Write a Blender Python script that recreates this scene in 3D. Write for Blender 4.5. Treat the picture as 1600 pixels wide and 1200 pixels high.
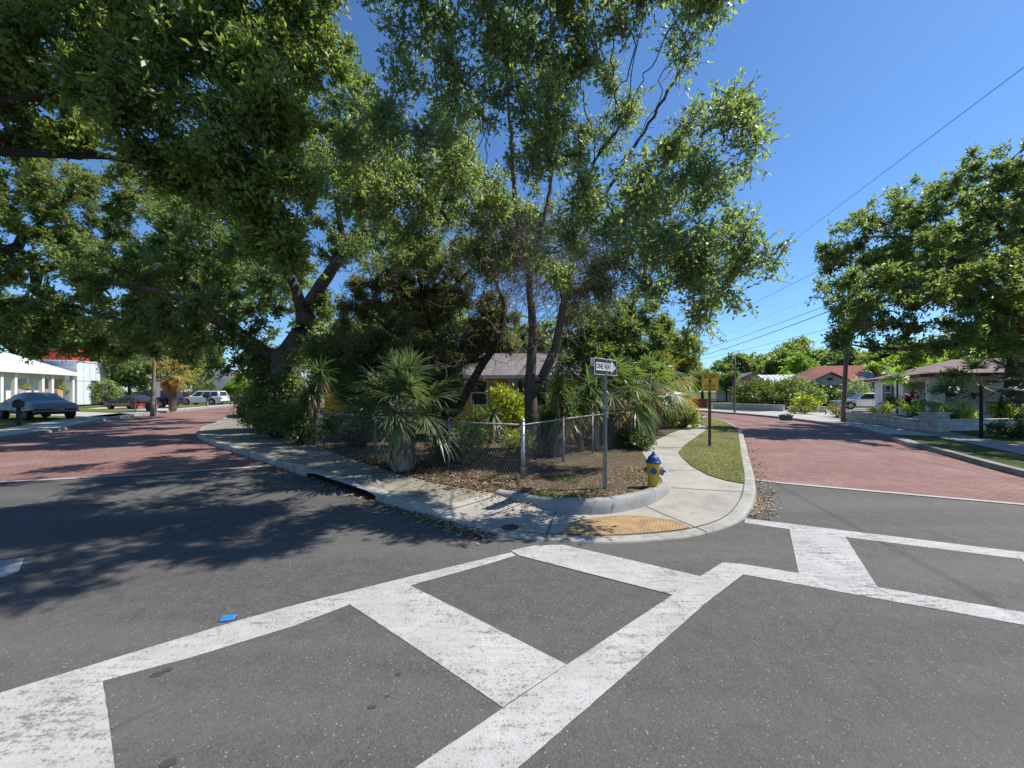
import bpy, math, random
import numpy as np
from mathutils import Vector, Matrix

for _o in list(bpy.data.objects):
    bpy.data.objects.remove(_o)
SC = bpy.context.scene
COL = SC.collection
rnd = random.Random(7)
rng = np.random.default_rng(7)
R = math.radians

# ------------------------------------------------------------------ camera, sky, sun, exposure
H = 1.72                      # eye height
cam_d = bpy.data.cameras.new("camera")
cam = bpy.data.objects.new("camera", cam_d)
COL.objects.link(cam)
cam.location = (0, 0, H)
cam.rotation_euler = (R(90), 0, 0)
cam_d.sensor_width = 36
cam_d.lens = 13.5             # ultra wide phone lens
cam_d.shift_y = 0.0075
cam_d.clip_start = 0.05
cam_d.clip_end = 6000
SC.camera = cam

SUN_EL, SUN_AZ = 53, 80       # degrees, azimuth from +Y towards +X
world = bpy.data.worlds.new("World")
SC.world = world
world.use_nodes = True
wt = world.node_tree
bg = wt.nodes["Background"]
sky = wt.nodes.new("ShaderNodeTexSky")
sky.sky_type = 'NISHITA'
sky.sun_disc = False
sky.sun_elevation = R(SUN_EL)
sky.sun_rotation = R(SUN_AZ)
sky.air_density = 1.0
sky.dust_density = 0.25
sky.ozone_density = 3.0
tint = wt.nodes.new("ShaderNodeMix"); tint.data_type = 'RGBA'; tint.blend_type = 'MULTIPLY'
tint.inputs[0].default_value = 1.0
tint.inputs[7].default_value = (0.56, 0.79, 1.0, 1)      # clear deep blue spring sky
wt.links.new(sky.outputs[0], tint.inputs[6])
wt.links.new(tint.outputs[2], bg.inputs[0])
bg.inputs[1].default_value = 0.118
sun_d = bpy.data.lights.new("sun", 'SUN')
sun_d.energy = 4.9
sun_d.angle = R(0.53)
sun_d.color = (1.0, 0.955, 0.88)
sun = bpy.data.objects.new("sun", sun_d)
COL.objects.link(sun)
SUNV = Vector((math.sin(R(SUN_AZ)) * math.cos(R(SUN_EL)), math.cos(R(SUN_AZ)) * math.cos(R(SUN_EL)), math.sin(R(SUN_EL))))
sun.rotation_euler = (-SUNV).to_track_quat('-Z', 'Y').to_euler()
SC.view_settings.view_transform = 'Standard'
SC.view_settings.look = 'None'
SC.view_settings.exposure = 0.5
SC.view_settings.gamma = 1.0
SC.render.engine = 'CYCLES'
SC.cycles.max_bounces = 10
SC.cycles.diffuse_bounces = 6
SC.cycles.transmission_bounces = 8
SC.cycles.transparent_max_bounces = 4

# ------------------------------------------------------------------ survey helpers (photo pixel -> ground / depth)
def P(px, py, z=0.0):
    D = (H - z) * 600.0 / (py - 612.0)
    return ((px - 800) / 600.0 * D, D, z)
def Q(px, py, D):
    return ((px - 800) / 600.0 * D, D, H + (612 - py) / 600.0 * D)

# ------------------------------------------------------------------ object helpers
def tag(o, label=None, cat=None, group=None, kind=None):
    if label: o["label"] = label
    if cat: o["category"] = cat
    if group: o["group"] = group
    if kind: o["kind"] = kind
    return o
def thing(name, label, cat, loc=(0, 0, 0), rz=0.0, group=None):
    o = bpy.data.objects.new(name, None)
    COL.objects.link(o)
    o.location = loc
    o.rotation_euler = (0, 0, rz)
    o.empty_display_size = 0.2
    return tag(o, label, cat, group)
def link_mesh(name, me, mats, parent=None, world=True):
    if not isinstance(mats, (list, tuple)): mats = [mats]
    for m in mats: me.materials.append(m)
    o = bpy.data.objects.new(name, me)
    COL.objects.link(o)
    if parent is not None:
        o.parent = parent
        if world:
            me.transform(Matrix.Translation(-Vector(world_loc(parent))))
    return o
def world_loc(o):
    v = Vector(o.location)
    while o.parent is not None:
        o = o.parent
        v = v + Vector(o.location)
    return v
def copy_tree(o, parent=None):
    c = o.copy()
    COL.objects.link(c)
    if parent is not None: c.parent = parent
    for ch in list(o.children):
        copy_tree(ch, c)
    return c

def np_mesh(name, verts, faces, smooth=False, mat_idx=None):
    """verts (N,3), faces (M,k) numpy"""
    verts = np.asarray(verts, dtype=np.float32)
    faces = np.asarray(faces, dtype=np.int32)
    me = bpy.data.meshes.new(name)
    M, k = faces.shape
    me.vertices.add(len(verts))
    me.vertices.foreach_set("co", verts.ravel())
    me.loops.add(M * k)
    me.loops.foreach_set("vertex_index", faces.ravel())
    me.polygons.add(M)
    me.polygons.foreach_set("loop_start", np.arange(0, M * k, k, dtype=np.int32))
    if mat_idx is not None:
        me.polygons.foreach_set("material_index", np.asarray(mat_idx, dtype=np.int32))
    me.update(calc_edges=True)
    if smooth:
        me.polygons.foreach_set("use_smooth", np.ones(M, dtype=bool))
    return me

class MB:
    def __init__(s):
        s.v = []; s.f = []; s.mi = []; s.sm = []
    def add(s, verts, faces, mi=0, smooth=False):
        b = len(s.v)
        s.v += [tuple(map(float, p)) for p in verts]
        for f in faces:
            s.f.append([i + b for i in f]); s.mi.append(mi); s.sm.append(smooth)
        return s
    def box(s, c, size, rz=0.0, mi=0, bev=0.0):
        hx, hy, hz = size[0] / 2, size[1] / 2, size[2] / 2
        ca, sa = math.cos(rz), math.sin(rz)
        if bev <= 0:
            pts = [(x, y, z) for z in (-hz, hz) for x, y in ((-hx, -hy), (hx, -hy), (hx, hy), (-hx, hy))]
            fs = [(3, 2, 1, 0), (4, 5, 6, 7), (0, 1, 5, 4), (1, 2, 6, 5), (2, 3, 7, 6), (3, 0, 4, 7)]
        else:
            b = min(bev, hx * .9, hy * .9, hz * .9)
            oct_ = [(-hx + b, -hy), (hx - b, -hy), (hx, -hy + b), (hx, hy - b), (hx - b, hy), (-hx + b, hy), (-hx, hy - b), (-hx, -hy + b)]
            ins = [(-hx + b, -hy + b), (hx - b, -hy + b), (hx - b, -hy + b), (hx - b, hy - b), (hx - b, hy - b), (-hx + b, hy - b), (-hx + b, hy - b), (-hx + b, -hy + b)]
            pts = [(x, y, -hz) for x, y in ins] + [(x, y, -hz + b) for x, y in oct_] + [(x, y, hz - b) for x, y in oct_] + [(x, y, hz) for x, y in ins]
            fs = []
            for r in range(3):
                for i in range(8):
                    j = (i + 1) % 8
                    fs.append((r * 8 + i, r * 8 + j, r * 8 + 8 + j, r * 8 + 8 + i))
            fs.append(tuple(range(7, -1, -1))); fs.append(tuple(range(24, 32)))
        pts = [(c[0] + x * ca - y * sa, c[1] + x * sa + y * ca, c[2] + z) for x, y, z in pts]
        return s.add(pts, fs, mi)
    def beam(s, a, b, w, h, mi=0):
        """rectangular bar from a to b; w horizontal, h vertical-ish"""
        a, b = Vector(a), Vector(b)
        d = (b - a).normalized()
        up = Vector((0, 0, 1)) if abs(d.z) < .95 else Vector((0, 1, 0))
        x = d.cross(up).normalized(); y = x.cross(d)
        pts = []
        for p in (a, b):
            for sx, sy in ((-1, -1), (1, -1), (1, 1), (-1, 1)):
                pts.append(p + x * (w / 2 * sx) + y * (h / 2 * sy))
        return s.add(pts, [(0, 1, 2, 3), (7, 6, 5, 4), (0, 4, 5, 1), (1, 5, 6, 2), (2, 6, 7, 3), (3, 7, 4, 0)], mi)
    def tube(s, pts, rad, n=8, mi=0, smooth=True, cap=True):
        pts = [Vector(p) for p in pts]
        if not isinstance(rad, (list, tuple)): rad = [rad] * len(pts)
        vs = []; fs = []
        ref = None
        for i, p in enumerate(pts):
            d = (pts[min(i + 1, len(pts) - 1)] - pts[max(i - 1, 0)])
            d = d.normalized() if d.length > 1e-9 else Vector((0, 0, 1))
            if ref is None:
                ref = Vector((1, 0, 0)) if abs(d.x) < .8 else Vector((0, 1, 0))
            x = (ref - d * ref.dot(d)).normalized(); ref = x
            y = d.cross(x)
            for k in range(n):
                t = 2 * math.pi * k / n
                vs.append(p + (x * math.cos(t) + y * math.sin(t)) * rad[i])
        for i in range(len(pts) - 1):
            for k in range(n):
                j = (k + 1) % n
                fs.append((i * n + k, i * n + j, i * n + n + j, i * n + n + k))
        s.add(vs, fs, mi, smooth)
        if cap:
            b = len(s.v) - len(vs)
            s.f.append([b + k for k in range(n - 1, -1, -1)]); s.mi.append(mi); s.sm.append(False)
            e = b + (len(pts) - 1) * n
            s.f.append([e + k for k in range(n)]); s.mi.append(mi); s.sm.append(False)
        return s
    def lathe(s, prof, c=(0, 0, 0), n=20, axis=(0, 0, 1), mi=0, smooth=True):
        """prof [(r,t)] about axis through c"""
        ax = Vector(axis).normalized()
        ref = Vector((1, 0, 0)) if abs(ax.x) < .8 else Vector((0, 0, 1))
        x = (ref - ax * ref.dot(ax)).normalized(); y = ax.cross(x)
        c = Vector(c); vs = []; fs = []
        for r, t in prof:
            for k in range(n):
                a = 2 * math.pi * k / n
                vs.append(c + ax * t + (x * math.cos(a) + y * math.sin(a)) * max(r, 1e-4))
        for i in range(len(prof) - 1):
            for k in range(n):
                j = (k + 1) % n
                fs.append((i * n + k, i * n + j, i * n + n + j, i * n + n + k))
        return s.add(vs, fs, mi, smooth)
    def prism(s, poly, origin, ux, uy, depth, mi=0):
        """flat polygon poly [(a,b)] in plane (ux,uy) thickened along normal"""
        o, ux, uy = Vector(origin), Vector(ux), Vector(uy)
        nrm = ux.cross(uy).normalized()
        n = len(poly)
        vs = [o + ux * a + uy * b for a, b in poly] + [o + ux * a + uy * b + nrm * depth for a, b in poly]
        fs = [tuple(range(n - 1, -1, -1)), tuple(range(n, 2 * n))]
        for i in range(n):
            j = (i + 1) % n
            fs.append((i, j, n + j, n + i))
        return s.add(vs, fs, mi)
    def mesh(s, name):
        me = bpy.data.meshes.new(name)
        me.from_pydata(s.v, [], s.f)
        me.polygons.foreach_set("material_index", s.mi)
        me.polygons.foreach_set("use_smooth", s.sm)
        me.update()
        return me
    def build(s, name, mats, parent=None, world=True):
        return link_mesh(name, s.mesh(name), mats, parent, world)

# ------------------------------------------------------------------ materials
class NT:
    def __init__(s, name):
        s.m = bpy.data.materials.new(name)
        s.m.use_nodes = True
        s.t = s.m.node_tree
        s.b = s.t.nodes["Principled BSDF"]
        s.out = s.t.nodes["Material Output"]
    def n(s, typ, **kw):
        nd = s.t.nodes.new(typ)
        for k, v in kw.items():
            if k.startswith("i_"):
                key = k[2:]
                key = int(key) if key.isdigit() else key
                nd.inputs[key].default_value = v
            else:
                setattr(nd, k, v)
        return nd
    def l(s, a, b): s.t.links.new(a, b)
    def coord(s, kind="Object", rot=0.0, scale=(1, 1, 1)):
        tc = s.n("ShaderNodeTexCoord")
        mp = s.n("ShaderNodeMapping")
        mp.inputs["Rotation"].default_value = (0, 0, rot)
        mp.inputs["Scale"].default_value = scale
        s.l(tc.outputs[kind], mp.inputs[0])
        return mp.outputs[0]
    def noise(s, co, scale, detail=4, rough=.6):
        nd = s.n("ShaderNodeTexNoise")
        nd.inputs["Scale"].default_value = scale
        nd.inputs["Detail"].default_value = detail
        nd.inputs["Roughness"].default_value = rough
        s.l(co, nd.inputs["Vector"])
        return nd.outputs["Fac"]
    def ramp(s, fac, stops):
        nd = s.n("ShaderNodeValToRGB")
        el = nd.color_ramp.elements
        while len(el) > len(stops): el.remove(el[-1])
        while len(el) < len(stops): el.new(0.5)
        for e, (p, c) in zip(el, stops):
            e.position = p
            e.color = (c, c, c, 1) if not isinstance(c, tuple) else (*c, 1)
        s.l(fac, nd.inputs[0])
        return nd.outputs[0]
    def mix(s, fac, a, b, mode='MIX'):
        nd = s.n("ShaderNodeMix", data_type='RGBA', blend_type=mode)
        for val, idx in ((fac, 0), (a, 6), (b, 7)):
            if isinstance(val, (int, float)): nd.inputs[idx].default_value = val
            elif isinstance(val, tuple): nd.inputs[idx].default_value = (*val, 1)
            else: s.l(val, nd.inputs[idx])
        return nd.outputs[2]
    def math(s, op, a, b=0.0):
        nd = s.n("ShaderNodeMath", operation=op)
        for i, v in enumerate((a, b)):
            if isinstance(v, (int, float)): nd.inputs[i].default_value = v
            else: s.l(v, nd.inputs[i])
        return nd.outputs[0]
    def bump(s, h, strength=.3, dist=.01):
        nd = s.n("ShaderNodeBump")
        nd.inputs["Strength"].default_value = strength
        nd.inputs["Distance"].default_value = dist
        s.l(h, nd.inputs["Height"])
        s.l(nd.outputs[0], s.b.inputs["Normal"])
    def base(s, c):
        if isinstance(c, tuple): s.b.inputs["Base Color"].default_value = (*c, 1)
        else: s.l(c, s.b.inputs["Base Color"])
    def rough(s, r):
        if isinstance(r, (int, float)): s.b.inputs["Roughness"].default_value = r
        else: s.l(r, s.b.inputs["Roughness"])

def simple(name, a, b=None, rough=.7, scale=6.0, metal=0.0, bump=0.0, bscale=None, spec=None):
    t = NT(name)
    co = t.coord()
    b = b or tuple(x * .8 for x in a)
    t.base(t.mix(t.ramp(t.noise(co, scale, 5, .65), [(.3, 0.0), (.7, 1.0)]), a, b))
    t.rough(rough)
    t.b.inputs["Metallic"].default_value = metal
    if spec is not None: t.b.inputs["Specular IOR Level"].default_value = spec
    if bump: t.bump(t.noise(co, bscale or scale * 4, 4, .7), bump, .02)
    return t.m

def m_asphalt():
    t = NT("asphalt")
    co = t.coord()
    big = t.ramp(t.noise(co, .35, 4, .6), [(.3, .0), (.7, 1.0)])
    mid = t.noise(co, 6, 5, .7)
    c = t.mix(big, (.076, .068, .06), (.106, .095, .084))
    c = t.mix(t.ramp(mid, [(.35, .75), (.65, 1.15)]), (0, 0, 0), c)
    c = t.mix(.75, c, t.mix(t.ramp(mid, [(.3, 0.0), (.7, 1.0)]), (.065, .06, .056), (.105, .097, .09)))
    vo = t.n("ShaderNodeTexVoronoi"); vo.inputs["Scale"].default_value = 95
    t.l(co, vo.inputs["Vector"])
    cell = t.n("ShaderNodeSeparateColor"); t.l(vo.outputs["Color"], cell.inputs[0])
    c = t.mix(.35, c, t.mix(cell.outputs[0], (.04, .037, .035), (.14, .13, .12)))
    speck = t.ramp(cell.outputs[1], [(.95, 0.0), (.985, 1.0)])
    near = t.ramp(vo.outputs["Distance"], [(.25, 1.0), (.5, 0.0)])
    c = t.mix(t.math('MULTIPLY', t.math('MULTIPLY', speck, near), .6), c, (.5, .46, .4))
    # old oil drips
    st = t.ramp(t.noise(co, 2.3, 3, .5), [(.68, 0.0), (.74, 1.0)])
    c = t.mix(t.math('MULTIPLY', st, .35), c, (.045, .043, .042))
    tw = t.noise(t.coord(rot=R(-37), scale=(.25, 1.6, 1)), .8, 3, .5)
    c = t.mix(t.ramp(tw, [(.45, 0.0), (.62, .28)]), c, (.15, .14, .13))
    tw2 = t.noise(t.coord(rot=R(35), scale=(.2, 2.0, 1)), .7, 3, .5)
    c = t.mix(t.ramp(tw2, [(.5, 0.0), (.66, .3)]), c, (.06, .056, .053))
    dr = t.n("ShaderNodeTexVoronoi"); dr.inputs["Scale"].default_value = 1.6; t.l(co, dr.inputs["Vector"])
    c = t.mix(t.ramp(dr.outputs["Distance"], [(.03, .5), (.055, 0.0)]), c, (.04, .038, .037))
    # fine hairline cracks
    wv = t.n("ShaderNodeTexVoronoi", feature='DISTANCE_TO_EDGE'); wv.inputs["Scale"].default_value = .55
    dis = t.mix(.12, co, t.n("ShaderNodeTexNoise", i_Scale=2.5, i_Detail=5.0).outputs["Color"])
    t.l(dis, wv.inputs["Vector"])
    ck = t.ramp(wv.outputs["Distance"], [(0.0, 1.0), (.006, 0.0)])
    c = t.mix(t.math('MULTIPLY', ck, t.ramp(t.noise(co, .35, 2), [(.45, .05), (.6, .6)])), c, (.04, .038, .036))
    t.base(c)
    t.rough(.85)
    t.b.inputs["Specular IOR Level"].default_value = .35
    t.bump(t.math('ADD', vo.outputs["Distance"], mid), .35, .006)
    return t.m

def m_brick(rot, name):
    t = NT(name)
    co = t.coord(rot=rot)
    br = t.n("ShaderNodeTexBrick")
    br.inputs["Scale"].default_value = 1.0
    br.inputs["Brick Width"].default_value = .23
    br.inputs["Row Height"].default_value = .11
    br.inputs["Mortar Size"].default_value = .011
    br.inputs["Mortar Smooth"].default_value = .4
    br.inputs["Bias"].default_value = 0
    br.inputs["Color1"].default_value = (.33, .145, .115, 1)
    br.inputs["Color2"].default_value = (.17, .078, .068, 1)
    br.inputs["Mortar"].default_value = (.085, .058, .05, 1)
    t.l(co, br.inputs["Vector"])
    n0 = t.noise(t.coord(rot=rot, scale=(.15, 1, 1)), .9, 3, .5)
    n1 = t.noise(co, 1.1, 5, .6)
    c = t.mix(t.ramp(n1, [(.35, 0.1), (.7, .6)]), br.outputs["Color"], (.2, .13, .118))
    c = t.mix(t.ramp(n0, [(.42, 0.0), (.65, .5)]), c, (.13, .075, .068))
    c = t.mix(t.ramp(t.noise(co, .45, 5, .7), [(.5, 0.0), (.7, .5)]), c, (.3, .24, .21))
    c = t.mix(t.ramp(t.noise(co, 14, 3, .6), [(.4, 0.0), (.75, .5)]), c, (.33, .2, .17))
    t.base(c); t.rough(.85)
    t.b.inputs["Specular IOR Level"].default_value = .25
    hh = t.math('SUBTRACT', t.noise(co, 30, 3, .6), t.math('MULTIPLY', br.outputs["Fac"], 1.5))
    t.bump(hh, .5, .012)
    return t.m

def m_concrete(name="concrete", a=(.41, .385, .33), b=(.29, .272, .238), stain=.5, joints=None):
    t = NT(name)
    co = t.coord()
    c = t.mix(t.ramp(t.noise(co, 1.3, 6, .65), [(.3, 0.0), (.7, 1.0)]), a, b)
    c = t.mix(t.ramp(t.noise(co, 60, 3, .7), [(.45, 0.0), (.75, .35)]), c, tuple(x * .55 for x in a))
    c = t.mix(t.math('MULTIPLY', t.ramp(t.noise(co, 4.5, 5, .7), [(.5, 0.0), (.72, 1.0)]), stain), c, (.15, .14, .115))
    t.base(c); t.rough(.9)
    t.b.inputs["Specular IOR Level"].default_value = .25
    t.bump(t.noise(co, 70, 4, .7), .25, .006)
    return t.m

def m_paint():
    t = NT("road_paint")
    co = t.coord()
    wear = t.noise(co, 16, 7, .75)
    fine = t.noise(co, 70, 4, .7)
    broad = t.noise(co, 1.7, 3, .5)
    co2 = t.coord(rot=R(-37), scale=(1, 7, 1))
    streak = t.noise(co2, 3.2, 6, .7)
    w = t.math('ADD', t.math('MULTIPLY', wear, .42), t.math('ADD', t.math('MULTIPLY', fine, .3), t.math('MULTIPLY', streak, .42)))
    w = t.math('ADD', w, t.math('MULTIPLY', t.math('SUBTRACT', broad, .5), .3))
    mask = t.ramp(w, [(.605, 0.0), (.685, .8)])
    vo = t.n("ShaderNodeTexVoronoi"); vo.inputs["Scale"].default_value = 95
    t.l(co, vo.inputs["Vector"])
    sp = t.n("ShaderNodeSeparateColor"); t.l(vo.outputs["Color"], sp.inputs[0])
    pit = t.math('MULTIPLY', t.ramp(sp.outputs[0], [(.86, 0.0), (.93, .7)]), t.ramp(w, [(.5, .25), (.62, 1.0)]))
    wv = t.n("ShaderNodeTexVoronoi", feature='DISTANCE_TO_EDGE'); wv.inputs["Scale"].default_value = 4.5
    nz = t.n("ShaderNodeTexNoise"); nz.inputs["Scale"].default_value = 5; nz.inputs["Detail"].default_value = 7
    t.l(co, nz.inputs["Vector"])
    t.l(t.mix(.3, co, nz.outputs["Color"]), wv.inputs["Vector"])
    ck = t.math('MULTIPLY', t.ramp(wv.outputs["Distance"], [(0.0, 1.0), (.01, 0.0)]), t.ramp(t.noise(co, 1.1, 4, .6), [(.46, 0.0), (.6, .85)]))
    mask = t.math('MAXIMUM', t.math('MAXIMUM', mask, ck), pit)
    white = t.mix(t.ramp(t.noise(co, 2.2, 5, .65), [(.35, 0.0), (.7, 1.0)]), (.45, .445, .425), (.33, .325, .31))
    white = t.mix(t.ramp(streak, [(.45, 0.0), (.75, .45)]), white, (.25, .24, .23))
    t.base(t.mix(mask, white, (.1, .094, .088)))
    t.rough(.7)
    t.b.inputs["Specular IOR Level"].default_value = .3
    t.bump(t.math('ADD', fine, vo.outputs["Distance"]), .4, .005)
    return t.m

def m_leaf(name, dark, light, trans=.35, rough=.42, odd=None, tcol=None, spec=.5):
    """leaf: per-leaf colour variation, real translucency"""
    t = NT(name)
    ge = t.n("ShaderNodeNewGeometry")
    rp = ge.outputs["Random Per Island"]
    c = t.mix(rp, dark, light)
    co = t.coord()
    c = t.mix(t.ramp(t.noise(co, .8, 3, .6), [(.35, 0.0), (.7, .6)]), c, tuple(x * 1.25 for x in light))
    if odd is not None:
        c = t.mix(t.ramp(rp, [(1 - odd[0], 0.0), (1 - odd[0] + .01, 1.0)]), c, odd[1])
    t.base(c); t.rough(rough)
    t.b.inputs["Specular IOR Level"].default_value = spec
    tr = t.n("ShaderNodeBsdfTranslucent")
    tcol = tcol or (2.4, 2.65, 1.25)
    t.l(t.mix(1.0, c, tuple(tcol), 'MULTIPLY'), tr.inputs[0])
    ms = t.n("ShaderNodeMixShader"); ms.inputs[0].default_value = trans
    t.l(t.b.outputs[0], ms.inputs[1]); t.l(tr.outputs[0], ms.inputs[2])
    t.l(ms.outputs[0], t.out.inputs[0])
    return t.m

def m_bark(name, a, b, scale=5, vs=.25):
    t = NT(name)
    co = t.coord(scale=(1, 1, vs))
    n1 = t.noise(co, scale * 3, 6, .7)
    c = t.mix(t.ramp(n1, [(.35, 0.0), (.65, 1.0)]), a, b)
    c = t.mix(t.ramp(t.noise(co, 1.2, 3, .6), [(.5, 0.0), (.75, .6)]), c, tuple(min(1, x * 1.5) for x in b))
    t.base(c); t.rough(.95)
    t.b.inputs["Specular IOR Level"].default_value = .15
    t.bump(n1, .9, .03)
    return t.m

def m_glass(name="window_glass", c=(.02, .025, .03)):
    t = NT(name)
    co = t.coord()
    t.base(t.mix(t.noise(co, 1.5, 2), c, tuple(x * 2.5 for x in c)))
    t.rough(.06)
    t.b.inputs["Specular IOR Level"].default_value = .6
    return t.m

def m_grass(name, a, b, dry):
    t = NT(name)
    co = t.coord()
    c = t.mix(t.ramp(t.noise(co, 1.2, 6, .7), [(.3, 0.0), (.7, 1.0)]), a, b)
    c = t.mix(t.ramp(t.noise(co, .5, 5, .7), [(.5, 0.0), (.72, .8)]), c, dry)
    c = t.mix(t.ramp(t.noise(co, 25, 3, .7), [(.4, 0.0), (.7, .5)]), c, tuple(x * .45 for x in a))
    t.base(c); t.rough(.95)
    t.b.inputs["Specular IOR Level"].default_value = .1
    t.bump(t.noise(co, 30, 4, .8), .8, .04)
    return t.m

def m_shingle(name, a, b, rot=0.0):
    t = NT(name)
    co = t.coord(rot=rot)
    br = t.n("ShaderNodeTexBrick")
    br.inputs["Scale"].default_value = 1.0
    br.inputs["Brick Width"].default_value = .3
    br.inputs["Row Height"].default_value = .16
    br.inputs["Mortar Size"].default_value = .008
    br.inputs["Color1"].default_value = (*a, 1)
    br.inputs["Color2"].default_value = (*b, 1)
    br.inputs["Mortar"].default_value = (*[x * .45 for x in b], 1)
    t.l(co, br.inputs["Vector"])
    c = t.mix(t.ramp(t.noise(co, .9, 5, .65), [(.35, 0.0), (.7, .6)]), br.outputs["Color"], tuple(x * .6 for x in b))
    t.base(c); t.rough(.95)
    t.bump(t.noise(co, 40, 3, .7), .4, .01)
    return t.m

def m_ribs(name, c, period, rot=0.0, rough=.35, metal=0.0):
    """standing seam / siding with a real bump profile"""
    t = NT(name)
    co = t.coord(rot=rot)
    wv = t.n("ShaderNodeTexWave", wave_type='BANDS', bands_direction='X', wave_profile='SAW')
    wv.inputs["Scale"].default_value = math.pi / 10.0 / period * 2
    wv.inputs["Distortion"].default_value = 0
    t.l(co, wv.inputs["Vector"])
    t.base(t.mix(t.ramp(t.noise(co, .8, 4, .6), [(.4, 0.0), (.75, .5)]), c, tuple(x * .75 for x in c)))
    t.rough(rough); t.b.inputs["Metallic"].default_value = metal
    t.bump(wv.outputs["Fac"], .6, .03)
    return t.m

def m_carpaint(name, c, metal=.0):
    t = NT(name)
    co = t.coord()
    t.base(t.mix(t.noise(co, 3, 3), c, tuple(x * .85 for x in c)))
    t.rough(.22); t.b.inputs["Metallic"].default_value = metal
    t.b.inputs["Coat Weight"].default_value = .6
    t.b.inputs["Coat Roughness"].default_value = .05
    return t.m

ASPHALT = m_asphalt()
CONC = m_concrete()
CONC_D = m_concrete("concrete_weathered", (.31, .3, .275), (.21, .205, .19), .8)
CONC_B = m_concrete("concrete_bright", (.46, .44, .4), (.37, .35, .32), .25)
PAINT = m_paint()
BRICK_L = m_brick(R(-48), "brick_paving_a")
BRICK_R = m_brick(R(62), "brick_paving_b")
BLACK = simple("black_plastic", (.012, .012, .013), rough=.5)
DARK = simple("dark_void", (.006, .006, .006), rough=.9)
RUBBER = simple("tyre_rubber", (.018, .018, .018), rough=.85, scale=12)
CHROME = simple("bright_metal", (.6, .6, .6), (.5, .5, .5), .25, metal=.9)
GALV = simple("galvanised_steel", (.42, .44, .46), (.3, .32, .34), .42, 18, metal=.75)
GALV_OLD = simple("weathered_galvanised", (.3, .3, .3), (.19, .19, .19), .6, 14, metal=.55)
WHITE = simple("white_paint", (.74, .73, .7), (.62, .61, .58), .6, 2.5)
WHITE_B = simple("white_block_paint", (.62, .6, .56), (.4, .39, .36), .85, 3, bump=.4, bscale=20)
GLASS = m_glass()
WOODPOLE = m_bark("weathered_pole_wood", (.16, .125, .1), (.26, .22, .18), 4, .08)
YELLOW_WALL = simple("yellow_siding", (.78, .47, .12), (.68, .4, .09), .8, 2)
# ------------------------------------------------------------------ ground and streets
def poly_sheet(name, pts, mat, z=None, kind='structure'):
    """flat polygon sheet (triangulated)"""
    import bmesh
    bm = bmesh.new()
    vs = [bm.verts.new((p[0], p[1], z if z is not None else p[2])) for p in pts]
    f = bm.faces.new(vs)
    bm.normal_update()
    if f.normal.z < 0: f.normal_flip()
    bmesh.ops.triangulate(bm, faces=[f])
    me = bpy.data.meshes.new(name)
    bm.to_mesh(me); bm.free()
    o = link_mesh(name, me, mat)
    if kind: tag(o, kind=kind)
    return o

def resample(pts, n):
    p = np.array(pts, float)
    d = np.r_[0, np.cumsum(np.linalg.norm(np.diff(p, axis=0), axis=1))]
    t = np.linspace(0, d[-1], n)
    return np.stack([np.interp(t, d, p[:, k]) for k in range(p.shape[1])], 1)
def smooth_poly(pts, per=8):
    """Catmull-Rom through control points"""
    p = np.array(pts, float)
    p = np.vstack([2 * p[0] - p[1], p, 2 * p[-1] - p[-2]])
    out = []
    for i in range(1, len(p) - 2):
        for k in range(per):
            t = k / per
            a, b, c, d = p[i - 1], p[i], p[i + 1], p[i + 2]
            out.append(.5 * ((2 * b) + (-a + c) * t + (2 * a - 5 * b + 4 * c - d) * t * t + (-a + 3 * b - 3 * c + d) * t ** 3))
    out.append(p[-2])
    return np.array(out)

def np2(a): return np.asarray(a, float)[:, :2]

# far ground to the horizon, then the asphalt sheet
poly_sheet("ground", [(-3000, -3000), (3000, -3000), (3000, 3000), (-3000, 3000)], m_grass("far_grass", (.05, .075, .02), (.08, .1, .03), (.16, .13, .06)), z=-.03)
poly_sheet("asphalt_road", [(-70, -40), (70, -40), (70, 90), (-70, 90)], ASPHALT, z=0.0)

# ---- the kerb line round the corner block, and the inner edge of its footpath
PAIRS = [
 ((-30, 46), (-27.5, 47)), ((-21, 29), (-18.6, 30)), ((-16.5, 21.7), (-13.7, 22.5)), ((-15.1, 19.4), (-12.3, 19.6)),
 ((-13.9, 17.2), (-10.8, 17.4)), (P(308, 682)[:2], (-9.4, 15.4)), (P(330, 695)[:2], (-7.8, 13.6)), (P(390, 715)[:2], (-5.5, 11.0)),
 (P(470, 742)[:2], (-3.2, 8.45)), (P(600, 787)[:2], (-1.3, 6.65)), (P(680, 809)[:2], (-.15, 6.15)), (P(740, 827)[:2], P(835, 786, .06)[:2]),
 (P(800, 840)[:2], P(868, 796, .04)[:2]), (P(850, 845)[:2], P(900, 800, .04)[:2]), (P(930, 849)[:2], P(935, 800, .04)[:2]),
 (P(1000, 847)[:2], P(965, 797, .04)[:2]), (P(1085, 838)[:2], P(1010, 786, .05)[:2]), (P(1148, 819)[:2], P(1034, 774, .07)[:2]),
 (P(1175, 797)[:2], P(1042, 764, .1)[:2]), (P(1181, 775)[:2], P(1030, 745, .13)[:2]), (P(1178, 750)[:2], (3.15, 9.0)),
 (P(1170, 720)[:2], (3.75, 10.9)), (P(1164, 695)[:2], (5.5, 13.8)), (P(1155, 673)[:2], (7.7, 17.2)), ((11.9, 22), (9.6, 21.6)),
 ((12.5, 26.5), (10.2, 26.5)), ((11.4, 32.5), (9.2, 32)), ((7.5, 46), (5.2, 45)), ((1, 62), (-1, 61))]
OUT = smooth_poly([a for a, b in PAIRS], 10)
INN = smooth_poly([b for a, b in PAIRS], 10)
RAMP_A, RAMP_B = np.array([.0, 4.75]), np.array([2.1, 4.9])
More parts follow.
